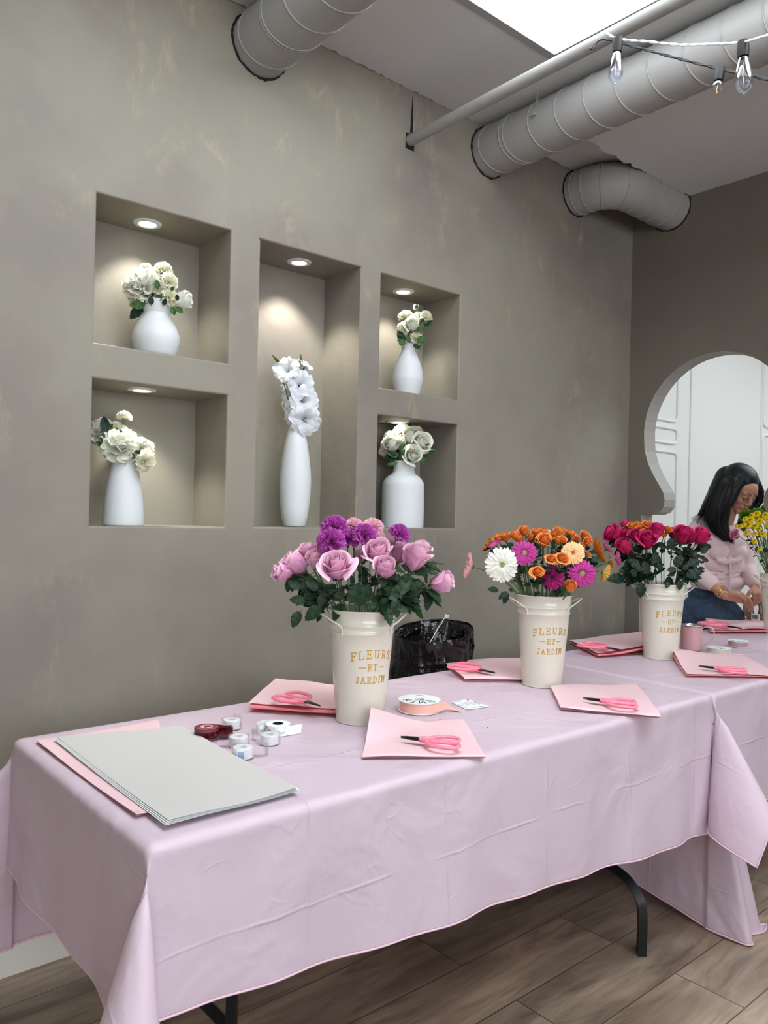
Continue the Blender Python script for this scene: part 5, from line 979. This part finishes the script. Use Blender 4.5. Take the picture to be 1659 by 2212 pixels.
F_ = wr*.60+wt*.56-wu*.57; F_ /= np.linalg.norm(F_); U_ = wu+wr*.05-((wu+wr*.05)@F_)*F_; U_ /= np.linalg.norm(U_); S_ = np.cross(U_, F_)
HB = np.array([F_, S_, U_]).T
def hd(f, s, h): return HC+HB@np.array([f, s, h])
b = MB(); V3 = np.array
b.ell(hd(-.012, 0, .03), (.092, .074, .088), HB, 16); b.ell(hd(.030, 0, -.035), (.058, .058, .070), HB, 14); b.ell(hd(.045, 0, .03), (.045, .060, .055), HB, 12)
b.ell(hd(.068, 0, -.088), (.020, .022, .020), HB, 8); b.ell(hd(.03, 0, -.075), (.045, .042, .03), HB, 10)
for s in (-1, 1): b.ell(hd(.058, s*.036, -.022), (.026, .024, .026), HB, 8); b.ell(hd(.074, s*.027, .024), (.014, .026, .014), HB, 8); b.ell(hd(.074, s*.031, .004), (.013, .016, .012), HB, 8); b.ell(hd(.094, s*.011, -.030), (.009, .008, .007), HB, 6); b.ell(hd(0, s*.072, -.01), (.016, .008, .028), HB, 6)
cap(b, hd(.086, 0, .018), hd(.104, 0, -.024), .008, .0105); b.ell(hd(.083, 0, -.056), (.014, .024, .013), HB, 8)
chain(b, [(hd(-.02, 0, -.04), .048), (NK, .052), (W(1556, 1150, .02), .07)]); 
b.ell(W(1556, 1165, .02), (.125, .085, .10), WB, 12); b.ell(W(1550, 1215, .0), (.115, .085, .10), WB, 12); b.ell(W(1545, 1262, .0), (.12, .085, .09), WB, 12); b.ell(W(1533, 1318, .0), (.125, .085, .10), WB, 12)
for sgn in (-1, 1):
    h0 = W(1533, 1335)+wr*sgn*.08; kn = h0.copy(); kn[2] = .50; kn += wt*.02; an = h0.copy(); an[2] = .09; chain(b, [(h0, .088), (kn, .058), (an, .040)]); cap(b, an+V3([0, 0, -.05]), an+V3([0, 0, -.06])+wt*.13+wr*.04, .035, .028)
chain(b, [(SHR, .046), (ELR, .038), ((ELR+WRR)/2, .034), (WRR, .0225)]); chain(b, [(SHL, .046), (ELL, .038), ((ELL+WRL)/2, .033), (WRL, .0225)])
def hand(m, wrist, knc, side, fdir, curl, spread, th):
    """knc: knuckle centre; side: unit across the knuckles (index first); fdir: first finger direction; curl: direction fingers bend to"""
    ax = knc-wrist; L = np.linalg.norm(ax)
    for k in range(4): chain(m, [(wrist+side*(.010-.0065*k), .0155), ((wrist+knc)/2+side*(.018-.012*k), .0135), (knc+side*(.030-.0200*k), .0105)])
    for k, (l, w_) in enumerate(((.036, .0), (.040, .0), (.037, .0), (.029, .0))):
        p0 = knc+side*(.030-.0200*k); d1_ = fdir+side*spread*(1.5-k)*.1; d1_ /= np.linalg.norm(d1_); p1 = p0+d1_*l; d2_ = fdir*.45+curl*.9+side*.02*k; d2_ /= np.linalg.norm(d2_); p2 = p1+d2_*l*.68; d3_ = curl-fdir*.15; d3_ /= np.linalg.norm(d3_); p3 = p2+d3_*l*.5
        chain(m, [(p0, .0085), (p1, .0074), (p2, .0066), (p3, .0055)])
    q0 = wrist+ax*.30+side*.022; q1 = q0+ax*.38+side*.020+curl*.012; q2 = q1+th*.030; q3 = q2+(th*.7+curl*.5)*.022; chain(m, [(q0, .0125), (q1, .0105), (q2, .009), (q3, .0068)])
    return knc
KR = W(1603, 1292, .235); KL = W(1636, 1283, .165)
hand(b, WRR, KR, (wt*.62+wu*.62)/.877, (wr*.75-wu*.45+wt*.05)/.876, (-wu*.9+wr*.25-wt*.25)/.967, .25, (wr*.8-wu*.5)/.943)
hand(b, WRL, KL, (wt*.75-wr*.55)/.93, (-wu*.85+wr*.1-wt*.1)/.862, (-wu*.5-wr*.75)/.9, .2, (-wu*.7-wr*.4+wt*.3)/.86)
blob(b, 'body', 'skin', per, .0026, 2, .5)
m = MB(); m.ell(hd(.097, 0, -.049), (.0065, .0185, .0045), HB, 8); m.ell(hd(.095, 0, -.060), (.0075, .0165, .0058), HB, 8); m.build('lips', 'lips', per)
m = MB()
for s in (-1, 1): m.tube(spline([hd(.0935, s*.010, .0225), hd(.0925, s*.022, .029), hd(.087, s*.034, .031), hd(.076, s*.046, .024)], 14), [.0012]+[.0024]*12+[.001] if False else .0022, 6, flat=.6)
m.build('eyebrows', 'brow', per); m = MB()
for s in (-1, 1): m.tube(spline([hd(.0865, s*.018, -.0015), hd(.0895, s*.027, -.0065), hd(.0875, s*.037, -.0065), hd(.080, s*.047, -.001)], 14), .0019, 6)
m.build('eyelashes', 'hair', per)
# cardigan
m = MB(); m.ell(W(1555, 1168, .02), (.138, .098, .105), WB, 16); m.ell(W(1552, 1215, .01), (.128, .10, .11), WB, 16); m.ell(W(1548, 1258, .01), (.140, .109, .068), WB, 16); m.ell(W(1590, 1192, .075), (.058, .050, .052), WB, 12); m.ell(W(1553, 1192, .085), (.055, .05, .052), WB, 12)
m.ell(W(1512, 1142, .02), (.060, .062, .060), WB, 12); m.ell(W(1602, 1148, .0), (.05, .055, .055), WB, 12)
ce = ELR*.35+WRR*.65*1.0; ce = ELR+(WRR-ELR)*.52; chain(m, [(SHR, .057), (ELR*.5+SHR*.5, .053), (ELR, .047), (ce, .0415)]); chain(m, [(SHL, .054), (ELL, .045), (ELL+(WRL-ELL)*.86, .034)])
k_ = 0
for i in range(6): y = 1206+i*3.5; m.tube(spline([W(1548, y, .115+.006*(i % 2)), W(1575, y+4, .135), W(1604, y-2-i, .115)], 12), .007, 6) if i < 3 else None
for i in range(5): y = 1236+i*9; m.tube(spline([W(1535, y, .105), W(1562, y+3, .117), W(1598, y-3, .092)], 12), .0075, 6)
for i in range(5): y = 1222+i*9; m.tube(spline([W(1603, y, .03), W(1612, y+2, .055), W(1619, y+4, .03)], 8), .012, 6)
blob(m, 'cardigan', 'knit', per, .005, 4, .5)
m = MB(); pk = [W(1577, 1207, .138), W(1578, 1230, .128), W(1577, 1255, .125), W(1575, 1276, .118)]; m.tube(spline(pk, 20), .0085, 8, flat=.5)
m.build('placket', 'knit', per); m = MB()
for f in (.12, .42, .72, .95): p = spline(pk, 40)[int(f*39)]; m.ell(p+wt*.008, (.0045, .0025, .0045), WB, 6)
m.build('buttons', 'ceramic', per)
m = MB(); m.grid([[W(1575+dx*s_, 1268+dy, .112-.01*abs(dx)/20) for dy in (0, 8, 18-abs(dx)*.25)] for s_ in (1,) for dx in np.linspace(-34, 26, 16)]); m.build('hem_flap', 'knit', per)
# jeans
m = MB(); m.ell(W(1541, 1282, 0), (.134, .102, .058), WB, 14); m.ell(W(1533, 1322, 0), (.160, .115, .105), WB, 16)
for sgn in (-1, 1):
    h0 = W(1533, 1335)+wr*sgn*.08; kn = h0.copy(); kn[2] = .50; kn += wt*.02; an = h0.copy(); an[2] = .10; chain(m, [(h0, .100), (kn, .074), (an, .065)])
blob(m, 'jeans', 'denim', per, .006, 4); 
for nm, pts, r_ in (('fly_seam', [W(1578, 1290, .118), W(1574, 1310, .123), W(1568, 1328, .120)], .0022), ('pocket_seam', [W(1483, 1297, .075), W(1510, 1299, .108), W(1532, 1294, .117), W(1538, 1284, .11)], .0018)): MB().tube(spline(pts, 16), r_, 6).build(nm, 'denim', per)
# bracelets and ring
ad = (WRR-ELR)/np.linalg.norm(WRR-ELR); 
for k, (f, tl) in enumerate(((.80, .2), (.845, .25), (.88, .1), (.93, .22))):
    c0 = ELR+(WRR-ELR)*f; Fr = frame(ad+wr*tl); rr0 = .0345*(1-f)+.0345*.0+.0225+.0055; MB().tube([c0+Fr@V3([rr0*cos(q), rr0*sin(q), 0]) for q in np.linspace(0, 2*pi, 30, endpoint=False)], .0016, 6, closed=True).build('bracelet', 'gold', per)
rc = KR+(wt*.62+wu*.62)/.877*(-.0095)+(wr*.75-wu*.45)/.876*.016; Fr = frame(wr*.75-wu*.45); MB().tube([rc+Fr@V3([.0108*cos(q), .0108*sin(q), 0]) for q in np.linspace(0, 2*pi, 24, endpoint=False)], .0014, 6, closed=True).build('ring', 'gold', per)
# hair: a volume over the skull and down the back and shoulder, with loose strands
m = MB(); m.ell(hd(-.028, 0, .052), (.098, .090, .082), HB, 16); m.ell(hd(-.05, 0, .0), (.075, .085, .10), HB, 14)
def hv(lst, sq=(1, 1)): chain(m, [(W(a, c, d), r) for a, c, d, r in lst], sq)
hv([(1597, 1020, .12, .028), (1585, 1042, .165, .030), (1573, 1070, .165, .032), (1564, 1100, .15, .036), (1560, 1130, .135, .032), (1568, 1152, .14, .024), (1580, 1168, .14, .012)])
hv([(1612, 1020, .13, .026), (1600, 1040, .175, .026), (1586, 1062, .185, .026), (1577, 1088, .18, .022)])
hv([(1570, 1030, .06, .06), (1555, 1065, .05, .062), (1545, 1095, .05, .055), (1540, 1120, .06, .045), (1552, 1148, .09, .03), (1566, 1165, .12, .014)])
hv([(1545, 1075, .03, .05), (1528, 1098, .03, .035), (1514, 1110, .04, .016)])
hv([(1616, 1022, .10, .022), (1634, 1040, .07, .020), (1642, 1062, .05, .022), (1643, 1082, .04, .017), (1632, 1097, .04, .012)])
hv([(1625, 1060, .02, .035), (1618, 1092, .03, .035), (1606, 1125, .05, .03), (1598, 1148, .06, .022)])
hr = blob(m, 'hair', 'hair', per, .0045, 5)
m = MB(); rg = random.Random(12)
def strands(paths, n, spread, r0=.0011):
    for _ in range(n):
        f = rg.random(); k = f*(len(paths)-1); i = min(int(k), len(paths)-2); fr = k-i; A, B = paths[i], paths[i+1]; P = [np.array(a)*(1-fr)+np.array(b_)*fr for a, b_ in zip(A, B)]; off = V3([rg.gauss(0, 1), rg.gauss(0, 1), rg.gauss(0, 1)])*spread
        pts = [W(p[0], p[1], p[2])+off*(.4+.9*j/len(P)) for j, p in enumerate(P)]; m.tube(spline(pts, 24), np.linspace(r0, r0*.35, len(spline(pts, 24))), 4)
crown = (1606, 1013, .10)
strands([[crown, (1590, 1038, .195), (1577, 1072, .198), (1566, 1105, .19), (1562, 1135, .17), (1575, 1160, .165), (1588, 1175, .155)], [crown, (1575, 1030, .16), (1560, 1065, .15), (1552, 1100, .14), (1550, 1130, .13), (1562, 1155, .14), (1575, 1170, .15)],
         [crown, (1562, 1025, .10), (1545, 1060, .10), (1535, 1095, .11), (1535, 1125, .12), (1545, 1150, .12), (1560, 1165, .13)], [crown, (1555, 1028, .05), (1535, 1065, .05), (1520, 1095, .08), (1510, 1108, .09), (1500, 1114, .09), (1490, 1120, .08)]], 230, .003)
strands([[crown, (1620, 1025, .12), (1638, 1048, .09), (1646, 1070, .07), (1642, 1090, .06), (1628, 1102, .06)], [crown, (1622, 1018, .08), (1643, 1045, .05), (1649, 1068, .04), (1646, 1085, .04), (1640, 1098, .04)], [crown, (1628, 1028, .1), (1640, 1060, .08), (1636, 1085, .07), (1622, 1102, .07), (1612, 1118, .07)]], 70, .0025)
m.build('loose_strands', 'hair', hr)
